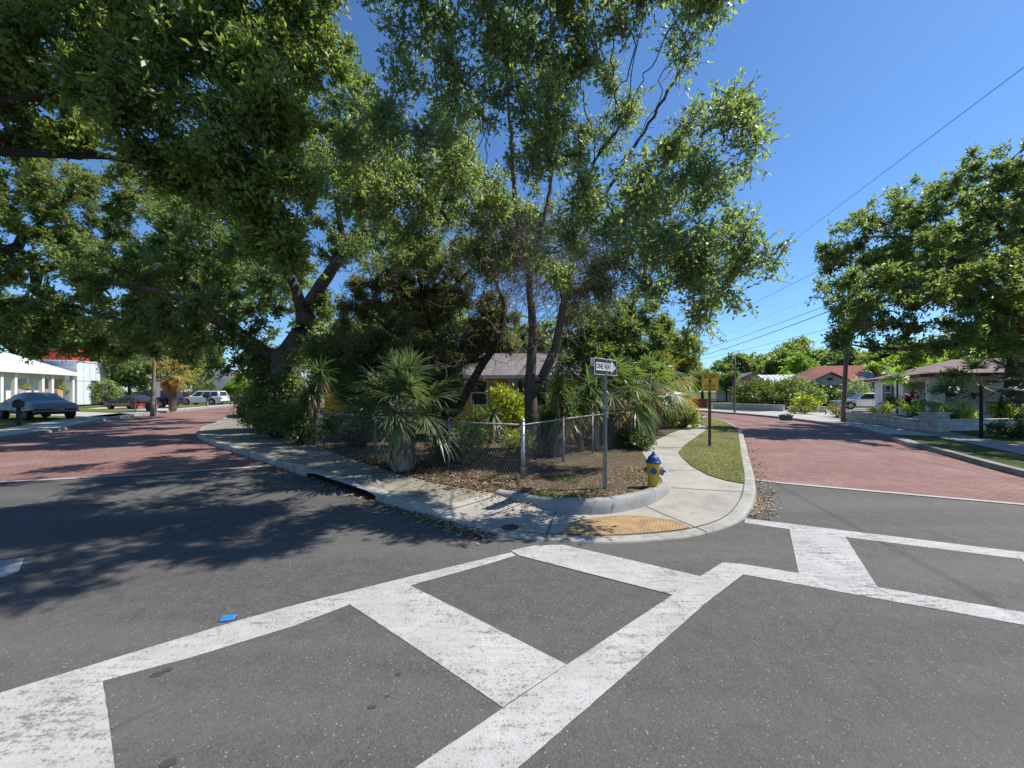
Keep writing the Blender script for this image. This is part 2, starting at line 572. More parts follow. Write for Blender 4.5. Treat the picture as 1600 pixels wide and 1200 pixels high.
def zf(xy):
    xy = np.asarray(xy, float)
    ab = RAMP_B - RAMP_A
    t = np.clip(((xy - RAMP_A) @ ab) / (ab @ ab), 0, 1)
    d = np.linalg.norm(xy - (RAMP_A + t[..., None] * ab), axis=-1)
    s = np.clip((d - .55) / 1.7, 0, 1)
    return .022 + .118 * (s * s * (3 - 2 * s))
def inset(poly, d):
    t = np.gradient(poly, axis=0)
    n = np.stack([t[:, 1], -t[:, 0]], 1)
    n /= np.linalg.norm(n, axis=1, keepdims=True)
    return poly - n * d       # to the left of travel = towards the block
OUT_I = inset(OUT, .16)
def strip(name, A, B, za, zb, n, mat, kind='structure', smooth=True, flip=False):
    """loft between two polylines with n cells across"""
    m = len(A)
    t = np.linspace(0, 1, n + 1)[None, :, None]
    xy = A[:, None, :] * (1 - t) + B[:, None, :] * t
    z = za(xy) if callable(za) else za + (zb - za) * np.broadcast_to(t[..., 0], xy.shape[:2])
    v = np.dstack([xy, z]).reshape(-1, 3)
    i, j = np.meshgrid(np.arange(m - 1), np.arange(n), indexing='ij')
    a = (i * (n + 1) + j).ravel()
    f = np.stack([a, a + n + 1, a + n + 2, a + 1], 1)
    if flip: f = f[:, ::-1]
    o = link_mesh(name, np_mesh(name, v, f, smooth), mat)
    if kind: tag(o, kind=kind)
    return o

# kerb: rounded section swept along OUT; a slot is left open for the storm drain
zo = zf(OUT)
inlet_a, inlet_b = P(482, 746)[0], P(572, 779)[0]
is_in = (OUT[:, 0] > inlet_a) & (OUT[:, 0] < inlet_b) & (OUT[:, 1] < 9) & (OUT[:, 1] > 5)
prof_d = [(-.012, -.02, 1), (0.0, .55, 0), (.006, .82, 0), (.022, .96, 0), (.05, 1.0, 0), (.16, 1.0, 0)]
vs = []
rings = []
for k, (d, hz, ab) in enumerate(prof_d):
    pl = inset(OUT, d)
    z = zo * hz if not ab else np.full(len(zo), -.02)
    if k == 1: z = np.where(is_in, zo * .86, z)
    rings.append(np.column_stack([pl, z]))
M = len(OUT); K = len(prof_d)
V = np.stack(rings, 1).reshape(-1, 3)
F = []
for i in range(M - 1):
    for k in range(K - 1):
        if k == 0 and (is_in[i] or is_in[i + 1]): continue
        a = i * K + k
        F.append((a, a + K, a + K + 1, a + 1))
o = link_mesh("kerb", np_mesh("kerb", V, np.array(F)[:, ::-1] if False else np.array(F), True), m_concrete("kerb_concrete", (.42, .4, .35), (.25, .24, .21), .8))
tag(o, kind='structure')
# storm drain: throat behind the slot
mi = np.where(is_in)[0]
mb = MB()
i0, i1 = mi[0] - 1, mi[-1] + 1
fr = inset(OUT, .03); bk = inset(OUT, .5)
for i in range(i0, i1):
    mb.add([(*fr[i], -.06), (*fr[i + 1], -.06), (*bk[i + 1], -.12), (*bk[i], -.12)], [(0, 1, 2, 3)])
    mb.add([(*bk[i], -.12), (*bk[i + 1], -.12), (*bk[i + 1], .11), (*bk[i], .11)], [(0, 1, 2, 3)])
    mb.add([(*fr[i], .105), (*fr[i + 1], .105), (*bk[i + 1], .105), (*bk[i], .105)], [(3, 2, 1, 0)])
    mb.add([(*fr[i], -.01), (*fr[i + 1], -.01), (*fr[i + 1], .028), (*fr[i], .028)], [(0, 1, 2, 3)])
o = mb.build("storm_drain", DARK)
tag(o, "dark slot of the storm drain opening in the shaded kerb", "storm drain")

# footpath sheet (ramps down to the road at the corner)
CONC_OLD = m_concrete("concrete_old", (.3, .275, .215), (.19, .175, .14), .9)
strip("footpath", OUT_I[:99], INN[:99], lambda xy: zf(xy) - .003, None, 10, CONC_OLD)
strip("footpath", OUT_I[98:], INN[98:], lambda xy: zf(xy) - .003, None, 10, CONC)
# tooled joints across the footpath
JM = simple("joint_grime", (.085, .08, .07), (.05, .048, .044), .95)
def ground_strip(name, pts, w, mat, zoff=.004, zfun=zf, kind='structure', n=14):
    p = resample(pts, n)[:, :2]
    t = np.gradient(p, axis=0); t /= np.linalg.norm(t, axis=1, keepdims=True)
    nn = np.stack([-t[:, 1], t[:, 0]], 1) * w / 2
    a, b = p - nn, p + nn
    v = np.vstack([np.column_stack([a, zfun(a) + zoff]), np.column_stack([b, zfun(b) + zoff])])
    f = np.array([(i, i + 1, n + i + 1, n + i) for i in range(n - 1)])
    o = link_mesh(name, np_mesh(name, v, f), mat)
    if kind: tag(o, kind=kind)
    return o
for a, b in (((868, 797), (852, 838)), ((1045, 742), (1100, 742)), ((1048, 767), (1168, 777)), ((1010, 789), (1108, 829)), ((1000, 705), (1058, 709)), ((1040, 683), (1095, 683))):
    ground_strip("footpath_joint", [P(*a, .05)[:2], P(*b, .05)[:2]], .014, JM)
for i in (60, 72, 84, 92, 100, 107):
    ground_strip("footpath_joint", [OUT_I[i], INN[i]], .014, JM)
# joint between kerb and path
ground_strip("footpath_joint", inset(OUT, .17)[108:236], .012, JM, n=220)

# tactile paving (raised domes) at the ramp
def zc(xy): return zf(xy)
tp_out = inset(OUT, .19)[[i for i in range(len(OUT)) if P(872, 838)[0] - .02 < OUT[i, 0] < P(1098, 832)[0] and OUT[i, 1] < 5]]
xa, xb = tp_out[0], tp_out[-1]
arc_top = smooth_poly([xa, P(905, 812, .03)[:2], P(985, 805, .03)[:2], P(1050, 812, .03)[:2], xb], 12)
a = resample(tp_out, 60); b = resample(arc_top, 60)
TACT = simple("tactile_orange", (.42, .27, .115), (.2, .135, .075), .85, 5)
strip("tactile_paving", a, b, lambda xy: zf(xy) + .006, None, 8, TACT)
dv = []; 
step = .055
ca, sa = math.cos(R(20)), math.sin(R(20))
from mathutils.geometry import tessellate_polygon
tp_poly = np.vstack([a, b[::-1]])
def inside(pt, poly):
    x, y = pt; c = False; j = len(poly) - 1
    for i in range(len(poly)):
        if (poly[i][1] > y) != (poly[j][1] > y) and x < (poly[j][0] - poly[i][0]) * (y - poly[i][1]) / (poly[j][1] - poly[i][1]) + poly[i][0]: c = not c
        j = i
    return c
V = []; F = []
for i in range(-70, 70):
    for j in range(-40, 40):
        x, y = 1.2 + (i * ca - j * sa) * step, 4.8 + (i * sa + j * ca) * step
        if not inside((x, y), tp_poly): continue
        z = float(zf(np.array([x, y]))) + .006
        b0 = len(V)
        for rr, hh in ((.016, 0), (.010, .006)):
            for k in range(6):
                V.append((x + rr * math.cos(k * math.pi / 3), y + rr * math.sin(k * math.pi / 3), z + hh))
        for k in range(6):
            F.append((b0 + k, b0 + (k + 1) % 6, b0 + 6 + (k + 1) % 6, b0 + 6 + k))
        F.append((b0 + 6, b0 + 7, b0 + 8, b0 + 9)); F.append((b0 + 9, b0 + 10, b0 + 11, b0 + 6))
o = link_mesh("tactile_domes", np_mesh("tactile_domes", V, F), TACT)
tag(o, kind='structure')

# retaining kerb round the planting bed at the corner
rk = smooth_poly([P(775, 769, .1)[:2], P(835, 786, .06)[:2], P(868, 796, .04)[:2], P(900, 800, .04)[:2], P(935, 800, .04)[:2], P(965, 797, .04)[:2],
                  P(1010, 786, .05)[:2], P(1034, 774, .07)[:2], P(1042, 764, .1)[:2], (2.6, 6.9)], 10)
hgt = np.interp(np.linspace(0, 1, len(rk)), [0, .12, .3, .85, .95, 1], [.125, .16, .215, .215, .185, .15])
prof = [(-.05, None, 0), (-.03, .4, 1), (-.005, .85, 1), (.02, .97, 1), (.05, 1.0, 1), (.11, 1.0, 1), (.14, .6, 1)]
rings = []
for d, hz, ab in prof:
    pl = inset(rk, d)
    z = zf(pl) - .03 if not ab else zf(rk) * (1 - hz) + hgt * hz
    rings.append(np.column_stack([pl, z]))
K = len(prof); V = np.stack(rings, 1).reshape(-1, 3)
F = [(i * K + k, (i + 1) * K + k, (i + 1) * K + k + 1, i * K + k + 1) for i in range(len(rk) - 1) for k in range(K - 1)]
o = link_mesh("planting_kerb", np_mesh("planting_kerb", V, F, True), m_concrete("bed_kerb_concrete", (.36, .35, .33), (.24, .235, .22), .8))
tag(o, "low curved concrete retaining kerb edging the leaf littered corner bed", "kerb wall")

# ---- yard ground of the corner block (leaf litter and dirt)
def m_dirt():
    t = NT("leafy_dirt")
    co = t.coord()
    c = t.mix(t.ramp(t.noise(co, 2.2, 6, .7), [(.3, 0.0), (.7, 1.0)]), (.06, .045, .032), (.13, .1, .07))
    c = t.mix(t.ramp(t.noise(co, 1.1, 5, .7), [(.52, 0.0), (.66, .8)]), c, (.07, .085, .03))
    vo = t.n("ShaderNodeTexVoronoi"); vo.inputs["Scale"].default_value = 26; t.l(co, vo.inputs["Vector"])
    sp = t.n("ShaderNodeSeparateColor"); t.l(vo.outputs["Color"], sp.inputs[0])
    c = t.mix(t.math('MULTIPLY', t.ramp(sp.outputs[0], [(.5, 0.0), (.6, 1.0)]), .55), c, t.mix(sp.outputs[1], (.24, .165, .105), (.09, .055, .035)))
    t.base(c); t.rough(.95)
    t.b.inputs["Specular IOR Level"].default_value = .15
    t.bump(t.math('ADD', vo.outputs["Distance"], t.noise(co, 9, 5, .7)), .8, .03)
    return t.m
DIRT = m_dirt()
def zyard(xy):
    return zf(xy) * 0 + .155 + .02 * np.sin(xy[..., 0] * 1.7) * np.cos(xy[..., 1] * 1.3)
# fan from a far centre line inside the block to the path's inner edge
dk = np.min(np.linalg.norm(INN[:, None, :] - rk[None, 8:-6, :], axis=2), axis=1)
bedm = np.clip(1 - dk / .25, 0, 1)
inn2 = inset(INN, 0.0) + (inset(INN, 1.0) - INN) * (.11 * bedm)[:, None]
core = np.column_stack([np.interp(np.linspace(0, 1, len(INN)), [0, .3, .42, .55, .7, 1], [-14, -6, -1.0, .9, 2.0, -2]),
                        np.interp(np.linspace(0, 1, len(INN)), [0, .3, .42, .55, .7, 1], [52, 24, 12, 9.5, 13, 56])])
def zyard_edge(xy):
    return zyard(xy)
m_ = len(inn2); nC = 26
t_ = (np.linspace(0, 1, nC + 1) ** 1.6)[None, :, None]
xy = inn2[:, None, :] * (1 - t_) + core[:, None, :] * t_
zz = zyard(xy)
edge = zf(inn2) + .012
tt = np.linspace(0, 1, nC + 1)[None, :] ** 1.6
w_ = np.clip(tt * np.linalg.norm(core - inn2, axis=1)[:, None] / .35, 0, 1)
bedz = np.zeros(m_) + np.nan
zz = zz * w_ + edge[:, None] * (1 - w_)
# inside the retaining kerb the bed stands level with the kerb's top
bed = bedm[:, None]
zz = zz * (1 - bed) + .185 * bed
v = np.dstack([xy, zz]).reshape(-1, 3)
i, j = np.meshgrid(np.arange(m_ - 1), np.arange(nC), indexing='ij')
a_ = (i * (nC + 1) + j).ravel()
o = link_mesh("yard_ground", np_mesh("yard_ground", v, np.stack([a_, a_ + nC + 1, a_ + nC + 2, a_ + 1], 1), True), DIRT)
tag(o, kind='structure')
poly_sheet("yard_ground", [(-26, 46), (-8.5, 16.5), (-2.5, 9.6), (.3, 7.6), (1.6, 7.6), (3.2, 12), (7.8, 20), (9.6, 28), (8.5, 33), (4, 46), (-2, 60)], DIRT, z=.128)

# ---- grass verge on the right street
VER = [P(1163, 757, .13), P(1135, 752, .13), P(1108, 744, .13), P(1082, 730, .13), P(1066, 716, .13), P(1060, 707, .13), P(1070, 696, .13), P(1088, 683, .13), P(1100, 675, .13), P(1108, 668, .13),
       (9.4, 20.2, .13), (10.2, 22.5, .13), (11.9, 23.5, .13)]
k0 = min(range(len(OUT_I)), key=lambda k: abs(OUT_I[k, 0] - 11.75) + abs(OUT_I[k, 1] - 23.5))
k1 = min(range(len(OUT_I)), key=lambda k: abs(OUT_I[k, 1] - 7.2) + (0 if OUT_I[k, 0] > 3 else 9))
ver_poly = [p[:2] for p in VER] + [tuple(OUT_I[k]) for k in range(k0, k1, -2)]
GRASS_V = m_grass("verge_grass", (.11, .12, .035), (.17, .165, .055), (.3, .25, .14))
poly_sheet("grass_verge", ver_poly, GRASS_V, z=.15)
VER_POLY = np.array(ver_poly)

# ---- left side of the left street
LEFT = smooth_poly([(-30, -3), (-18, 4.5), (-16.3, 8.5), (-18, 13.6), (-20, 17.2), (-24.8, 24), (-28, 31), (-33.6, 47), (-42, 75)], 8)
poly_sheet("left_lawn", [tuple(p) for p in LEFT] + [(-200, 75), (-200, -3)], m_grass("lawn_grass", (.09, .13, .025), (.14, .17, .04), (.24, .2, .09)), z=.125)
def side_kerb(name, line, w, sgn, h=.13):
    a = line; b = inset(line, w * sgn); s2 = inset(line, .03 * sgn); g = inset(line, -.01 * sgn)
    m = len(line); V = np.vstack([np.column_stack([g, np.full(m, -.02)]), np.column_stack([a, np.full(m, h * .75)]), np.column_stack([s2, np.full(m, h)]), np.column_stack([b, np.full(m, h)]), np.column_stack([b, np.full(m, 0)])])
    F = [(k * m + i, k * m + i + 1, (k + 1) * m + i + 1, (k + 1) * m + i) for k in range(4) for i in range(m - 1)]
    return tag(link_mesh(name, np_mesh(name, V, F, True), CONC_D), kind='structure')
LEFT_D = resample(LEFT, 120)
side_kerb("kerb", LEFT_D, .16, 1)
strip("footpath", inset(LEFT_D, .17), inset(LEFT_D, 1.9), .131, .131, 2, CONC_B)
poly_sheet("driveway", [(-25.5, 24.3), (-27, 27.6), (-36, 31), (-36, 27)], CONC_B, z=.131)
poly_sheet("driveway", [(-28.5, 31.5), (-34, 46.5), (-46, 47), (-40, 36)], CONC_B, z=.135)
poly_sheet("lawn_patch", [(-31.5, 36), (-35.0, 45.5), (-38.5, 45.0), (-35.0, 36.5)], bpy.data.materials["lawn_grass"], z=.14)

# ---- right side of the right street
RIGHT = smooth_poly([(40, -8), (16, 1.2), (10.6, 3.6), (9.4, 5.2), (10.3, 7.76), (11.7, 10.4), (13.2, 13.2), (15.3, 17.2), (16.7, 22), (17.0, 27), (15.9, 34), (12.4, 47), (6.5, 62), (2, 74)], 8)
poly_sheet("right_land", [tuple(p) for p in RIGHT] + [(2, 200), (200, 200), (200, -8)], m_grass("verge_lawn", (.07, .09, .025), (.1, .11, .035), (.2, .16, .09)), z=.118)
RIGHT_D = resample(RIGHT, 260)
side_kerb("kerb", RIGHT_D, .17, -1, .125)
# path + drives on the right
rp = RIGHT_D[[i for i in range(260) if RIGHT_D[i, 1] > 14.2]]
rp1 = RIGHT_D[[i for i in range(260) if RIGHT_D[i, 1] > 4.5 and RIGHT_D[i, 0] < 20]]
strip("footpath", inset(rp1, -1.45), inset(rp1, -2.65), .126, .126, 1, CONC_D, flip=True)
strip("driveway", inset(rp[:60], -.18), inset(rp[:60], -1.5), .130, .130, 1, CONC_B, flip=True)
poly_sheet("driveway", [(17.3, 21.5), (17.6, 29.5), (34, 38), (36, 33), (25, 27.5), (20, 23.8)], m_concrete("gravel_drive", (.46, .44, .4), (.34, .33, .3), .5), z=.134)

# ---- brick streets with concrete header strips
bl = [(-17.5, 4.6), (-9.7, 7.27), (-7.57, 7.97), (-6.0, 8.67), (-4.6, 9.25)]
poly_sheet("brick_street", bl + [(-9, 16), (-10, 30), (-20, 60), (-44, 80), (-48, 75), (-30, 30), (-22, 8)], BRICK_L, z=.005)
ground_strip("brick_header", bl[1:], .13, CONC_B, .011, lambda p: np.zeros(len(p)))
br_ = [P(1170, 749)[:2], P(1195, 753)[:2], P(1600, 789)[:2], (11.0, 4.3)]
poly_sheet("brick_street", br_ + [(14, 8), (26, 30), (14, 60), (0, 80), (-4, 70), (6, 40), (9, 24), (4, 9)], BRICK_R, z=.005)
ground_strip("brick_header", br_, .11, CONC_B, .011, lambda p: np.zeros(len(p)))

# ---- painted crosswalk lines (each a sheet of worn paint)
def paint(pts, z=.004):
    return poly_sheet("crosswalk_marking", [P(x, y)[:2] for x, y in pts], PAINT, z=z)
def ext(a, b, t):   # continue a pixel line on the ground past b
    A, B = P(*a), P(*b)
    return (B[0] + (B[0] - A[0]) * t, B[1] + (B[1] - A[1]) * t)
def ragged(pts):
    out = []
    for k in range(len(pts)):
        a_, b_ = np.array(pts[k], float), np.array(pts[(k + 1) % len(pts)], float)
        ln = np.linalg.norm(b_ - a_); m = max(1, int(ln / .05)); m = min(m, 80)
        d_ = (b_ - a_) / max(ln, 1e-6); nn = np.array([-d_[1], d_[0]])
        for q in range(m):
            out.append(tuple(a_ + (b_ - a_) * q / m + (nn * rnd.gauss(0, .001) if q else 0)))
    return out
def paintg(pts, z=.004):
    pts = ragged(pts)
    return poly_sheet("crosswalk_marking", pts, PAINT, z=z)
g = lambda x, y: P(x, y)[:2]
# long line on the left, with its ragged double edge
paintg([g(800, 863), g(740, 877), g(600, 911), g(462, 945), g(375, 969), g(190, 1025), g(0, 1083), ext((375, 969), (0, 1083), 3),
        ext((460, 978), (0, 1112), 3), g(0, 1112), g(162, 1064), g(300, 1027), g(460, 978), g(548, 944), g(655, 911), g(760, 882), g(806, 868)], .002)
paintg([g(0, 1088), g(160, 1062), g(168, 1110), g(182, 1230), (-1.14, 1.17), (-2.2, .32), (-3.5, 1.6)], .0035)
paintg([g(545, 944), g(640, 915), g(715, 952), g(885, 1039), g(785, 1106), g(660, 1020)], .0035)
paintg([g(640, 1207), g(900, 1030), g(1050, 931), g(1096, 900), g(1130, 879), g(1163, 897), g(1100, 945), g(1000, 1035), g(800, 1210), (-3.9, -1.42), (-4.4, -1.45)], .005)
paintg([g(798, 861), g(812, 869), g(1053, 931), g(1097, 902), g(960, 870), g(880, 852), g(835, 853)], .0065)
er = ext((1156, 881), (1600, 957), .8); er2 = ext((1156, 897), (1600, 977), .8)
paintg([g(1130, 879), g(1156, 881), g(1250, 896), g(1372, 918), g(1600, 957), er, er2, g(1600, 977), g(1156, 897)], .0035)
fr_ = ext((1165, 810), (1600, 863), .8); fr2 = ext((1165, 816), (1590, 872), .8)
paintg([g(1164, 810), g(1231, 818), g(1320, 829), g(1600, 863), fr_, fr2, g(1590, 873), g(1319, 839), g(1234, 827), g(1164, 817)], .002)
paintg([g(1233, 826), g(1320, 838), g(1372, 919), g(1248, 897)], .005)
paintg([g(1588, 867), g(1680, 884), g(1850, 985), g(1715, 985)], .005)
paintg([g(-60, 882), g(0, 876), g(38, 872), g(29, 893), g(0, 903), g(-70, 920)], .002)
# dark asphalt patch spots
OIL = simple("tar_patch", (.04, .037, .035), (.055, .051, .048), .8, 20)
for px_i, (x, y, r_) in enumerate(((245, 1054, .05), (263, 1047, .035), (265, 1192, .045), (76, 1080, .03), (622, 1054, .03), (581, 1105, .025), (605, 1088, .02))):
    c = g(x, y)
    poly_sheet("tar_spot", [(c[0] + r_ * math.cos(k / 9 * 6.283) * rnd.uniform(.5, 1.2), c[1] + r_ * .6 * math.sin(k / 9 * 6.283) * rnd.uniform(.5, 1.2)) for k in range(9)], OIL, z=.0015 + .0007 * (px_i % 3))
# ------------------------------------------------------------------ vegetation tools
def unit(v): return v / np.maximum(np.linalg.norm(v, axis=-1, keepdims=True), 1e-9)

def leaf_quads(pos, axis, nrm, L, W, fold=.12):
    """one folded lozenge per leaf"""
    axis = unit(axis)
    nrm = unit(nrm - axis * np.sum(nrm * axis, 1, keepdims=True))
    side = np.cross(axis, nrm)
    L = np.broadcast_to(np.asarray(L, float).reshape(-1, 1) if np.ndim(L) else L, (len(pos), 1))
    W = np.broadcast_to(np.asarray(W, float).reshape(-1, 1) if np.ndim(W) else W, (len(pos), 1))
    mid = pos + axis * L * .48 + nrm * L * fold
    v = np.stack([pos, mid + side * W * .5, pos + axis * L, mid - side * W * .5], 1).reshape(-1, 3)
    f = np.arange(len(pos) * 4).reshape(-1, 4)
    return v, f

def grow(trunks, lobes, step, n_per, r, kill=None, jitter=.25, max_it=140, grav=0.0):
    """space colonisation. trunks: list of (points, radii); first point of later ones joins nearest node.
    lobes: list of (center xyz, radius xyz). returns nodes, parent, fixed radius"""
    nodes = []; par = []; fix = []
    for pts, rad in trunks:
        pts = np.array(pts, float)
        seg = np.r_[0, np.cumsum(np.linalg.norm(np.diff(pts, axis=0), axis=1))]
        m = max(2, int(seg[-1] / step) + 1)
        t = np.linspace(0, seg[-1], m)
        q = np.stack([np.interp(t, seg, pts[:, k]) for k in range(3)], 1)
        wob = r.normal(0, .03 * step / .3, q.shape) * np.linspace(0, 1, m)[:, None]
        q = q + wob
        rr = np.interp(t, seg, rad)
        if nodes:
            d = np.linalg.norm(np.array(nodes) - q[0], axis=1)
            p0 = int(np.argmin(d)); s = 1
        else:
            p0 = -1; s = 0
        for k in range(s, m):
            nodes.append(q[k]); par.append(p0); fix.append(rr[k]); p0 = len(nodes) - 1
    att = []
    for c, rad in lobes:
        n = n_per
        u = unit(r.normal(size=(n, 3))) * (r.random((n, 1)) ** .4)
        att.append(np.array(c) + u * np.array(rad))
    att = np.vstack(att)
    kill = kill or step * 1.5
    N = np.array(nodes)
    best = np.full(len(att), 1e9); bi = np.zeros(len(att), int)
    for k0 in range(0, len(N), 200):
        d = np.linalg.norm(att[:, None] - N[None, k0:k0 + 200], axis=2)
        a = d.argmin(1); dm = d[np.arange(len(att)), a]
        up = dm < best; best[up] = dm[up]; bi[up] = a[up] + k0
    alive = best > kill
    for it in range(max_it):
        if not alive.any(): break
        ids = np.unique(bi[alive])
        cur = np.array(nodes)
        dirs = unit(att - cur[bi])
        new0 = len(nodes)
        acc = np.zeros((len(cur), 3)); np.add.at(acc, bi[alive], dirs[alive])
        newp = []
        for i in ids:
            d = acc[i] / max(np.linalg.norm(acc[i]), 1e-6) + r.normal(0, jitter, 3) + np.array([0, 0, grav])
            d /= max(np.linalg.norm(d), 1e-6)
            p = cur[i] + d * step
            nodes.append(p); par.append(int(i)); fix.append(0.0); newp.append(p)
        newp = np.array(newp)
        al = np.where(alive)[0]
        d = np.linalg.norm(att[al][:, None] - newp[None], axis=2)
        a = d.argmin(1); dm = d[np.arange(len(al)), a]
        up = dm < best[al]
        best[al[up]] = dm[up]; bi[al[up]] = a[up] + new0
        alive = best > kill
        if len(nodes) > 9000: break
    return np.array(nodes), np.array(par), np.array(fix)

def pipe(par, fix, tip=.008, ex=2.4):
    n = len(par); acc = np.zeros(n); rad = np.zeros(n)
    for i in range(n - 1, -1, -1):
        rr = acc[i] ** (1 / ex) if acc[i] > 0 else tip
        rad[i] = max(rr, tip)
        if fix[i] > 0: rad[i] = max(fix[i], min(rad[i], fix[i] * 1.3))
        if par[i] >= 0: acc[par[i]] += rad[i] ** ex if fix[i] == 0 else (min(rad[i], fix[i])) ** ex * .3
    return rad

def branch_mesh(nodes, par, rad, n=6, min_r=0.0):
    idx = np.where((par >= 0) & (rad >= min_r))[0]
    seg = np.zeros_like(nodes)
    ok = par >= 0
    seg[ok] = unit(nodes[ok] - nodes[par[ok]])
    main = np.full(len(nodes), -1)
    for i in idx:
        p = par[i]
        if main[p] < 0 or rad[i] > rad[main[p]]: main[p] = i
    avg = seg.copy()
    has = main >= 0
    avg[has] = unit(seg[has] + seg[main[has]])
    first = (~ok)
    avg[first & has] = seg[main[first & has]]
    def ring(c, d, r):
        ref = np.where(np.abs(d[:, 2:3]) < .9, np.array([[0, 0, 1.]]), np.array([[1., 0, 0]]))
        x = unit(np.cross(ref, d)); y = np.cross(d, x)
        a = np.arange(n) * 2 * np.pi / n
        return c[:, None] + (x[:, None] * np.cos(a)[None, :, None] + y[:, None] * np.sin(a)[None, :, None]) * r[:, None, None]
    p = par[idx]
    ism = main[p] == idx
    dA = np.where(ism[:, None], avg[p], seg[idx])
    rA = np.where(ism, rad[p], np.minimum(rad[idx] * 1.25, rad[p]))
    A = ring(nodes[p], dA, rA); B = ring(nodes[idx], avg[idx], rad[idx])
    m = len(idx)
    V = np.concatenate([A, B], 1).reshape(-1, 3)
    base = np.arange(m)[:, None] * (2 * n)
    k = np.arange(n)[None]
    F = np.stack([base + k, base + (k + 1) % n, base + n + (k + 1) % n, base + n + k], 2).reshape(-1, 4)
    return V, F

def foliage(nodes, par, rad, r, total, L, W, thin, spread=.3, twig=.35, droop=.1, up=.35, clump=1.0, lobes=None):
    """leaves set along short twigs that leave every thin branch"""
    cand = np.where((rad <= thin) & (par >= 0))[0]
    if lobes is not None:      # bare limbs between the leafy clumps
        ins = np.zeros(len(cand), bool)
        for c_, r3 in lobes:
            ins |= (((nodes[cand] - np.array(c_)) / np.array(r3)) ** 2).sum(1) < 1.2
        cand = cand[ins]
    per_tw = 9
    nt = max(1, int(total / per_tw))
    w = r.random(len(cand)) ** clump + .15
    src = r.choice(cand, nt, p=w / w.sum())
    d0 = unit(nodes[src] - nodes[par[src]])
    td = unit(d0 * .6 + r.normal(0, .75, (nt, 3)) + np.array([0, 0, .12]))
    tl = twig * r.uniform(.5, 1.4, (nt, 1))
    org = nodes[src] + r.normal(0, spread * .25, (nt, 3))
    t = (np.arange(per_tw) + .6) / per_tw
    pos = org[:, None] + td[:, None] * tl[:, None] * t[None, :, None]
    pos[..., 2] -= droop * (t[None] ** 2) * tl
    pos = pos + r.normal(0, .02, pos.shape)
    ax = unit(td[:, None] * .7 + r.normal(0, .6, pos.shape) + np.array([0, 0, -.1]))
    nm = unit(r.normal(0, .7, pos.shape) + np.array([0, 0, up]))
    pos = pos.reshape(-1, 3); ax = ax.reshape(-1, 3); nm = nm.reshape(-1, 3)
    s = np.clip(r.lognormal(-.05, .3, len(pos)), .45, 1.7)
    end = org + td * tl; end[:, 2] -= droop * tl[:, 0]
    return leaf_quads(pos, ax, nm, L * s, W * s) + (sticks(org, end, np.full(nt, .003 + .012 * L)),)

def lob(px, py, rp, D, sq=1.0, dz=1.0):
    c = Q(px, py, D); k = rp / 600 * D
    return (c, (k, k * sq, k * dz))

def tree(name, label, cat, base, trunks, lobes, bark, leafm, leaves, L, W, step=.35, n_per=30, thin=.03, tip=.007, seed=1, sides=7,
         group=None, bare=None, twig=.35, droop=.1, jitter=.25, clump=1.0, spread=.3, up=.35, ex=2.4):
    r = np.random.default_rng(seed)
    nodes, par, fix = grow(trunks, lobes, step, n_per, r, jitter=jitter)
    rad = pipe(par, fix, tip, ex)
    root = thing(name, label, cat, base, 0, group)
    V, F = branch_mesh(nodes, par, rad, sides)
    # flare at the foot
    link_mesh("trunk", np_mesh("trunk", V, F, True), bark, root)
    v, f, tw = foliage(nodes, par, rad, r, leaves, L, W, thin, twig=twig, droop=droop, clump=clump, spread=spread, up=up, lobes=lobes)
    link_mesh("crown", np_mesh("crown", v, f), leafm, root)
    link_mesh("twigs", np_mesh("twigs", *tw), bark, root)
    if bare:
        cz, cr, n, ln = bare
        mb_v = []; mb_f = []
        segs_p = []; segs_q = []; rr = []
        cand = np.where((par >= 0) & (np.linalg.norm((nodes - np.array(cz)) / np.array(cr), axis=1) < 1))[0]
        src = r.choice(cand, n)
        p = nodes[src]
        d = unit(r.normal(0, 1, (n, 3)) + np.array([0, 0, -.25]))
        for k in range(5):
            q = p + d * ln * r.uniform(.5, 1.2, (n, 1))
            segs_p.append(p); segs_q.append(q); rr.append(np.full(n, .009 - .0012 * k))
            p = q.copy(); d = unit(d + r.normal(0, .45, (n, 3)))
            if k in (1, 2):
                ex_ = r.choice(n, n // 2)
                p = np.vstack([p, q[ex_]]); d = np.vstack([d, unit(d[ex_] + r.normal(0, .8, (len(ex_), 3)))])
                n = len(p)
        sp = np.vstack(segs_p); sq_ = np.vstack(segs_q); rr = np.concatenate(rr)
        v, f = sticks(sp, sq_, rr)
        link_mesh("dead_twigs", np_mesh("dead_twigs", v, f), bare_m, root)
    return root

def sticks(p, q, rad, n=3):
    d = unit(q - p)
    ref = np.where(np.abs(d[:, 2:3]) < .9, np.array([[0, 0, 1.]]), np.array([[1., 0, 0]]))
    x = unit(np.cross(ref, d)); y = np.cross(d, x)
    a = np.arange(n) * 2 * np.pi / n
    off = (x[:, None] * np.cos(a)[None, :, None] + y[:, None] * np.sin(a)[None, :, None]) * np.asarray(rad)[:, None, None]
    V = np.concatenate([p[:, None] + off, q[:, None] + off * .8], 1).reshape(-1, 3)
    base = np.arange(len(p))[:, None] * (2 * n); k = np.arange(n)[None]
    F = np.stack([base + k, base + (k + 1) % n, base + n + (k + 1) % n, base + n + k], 2).reshape(-1, 4)
    return V, F

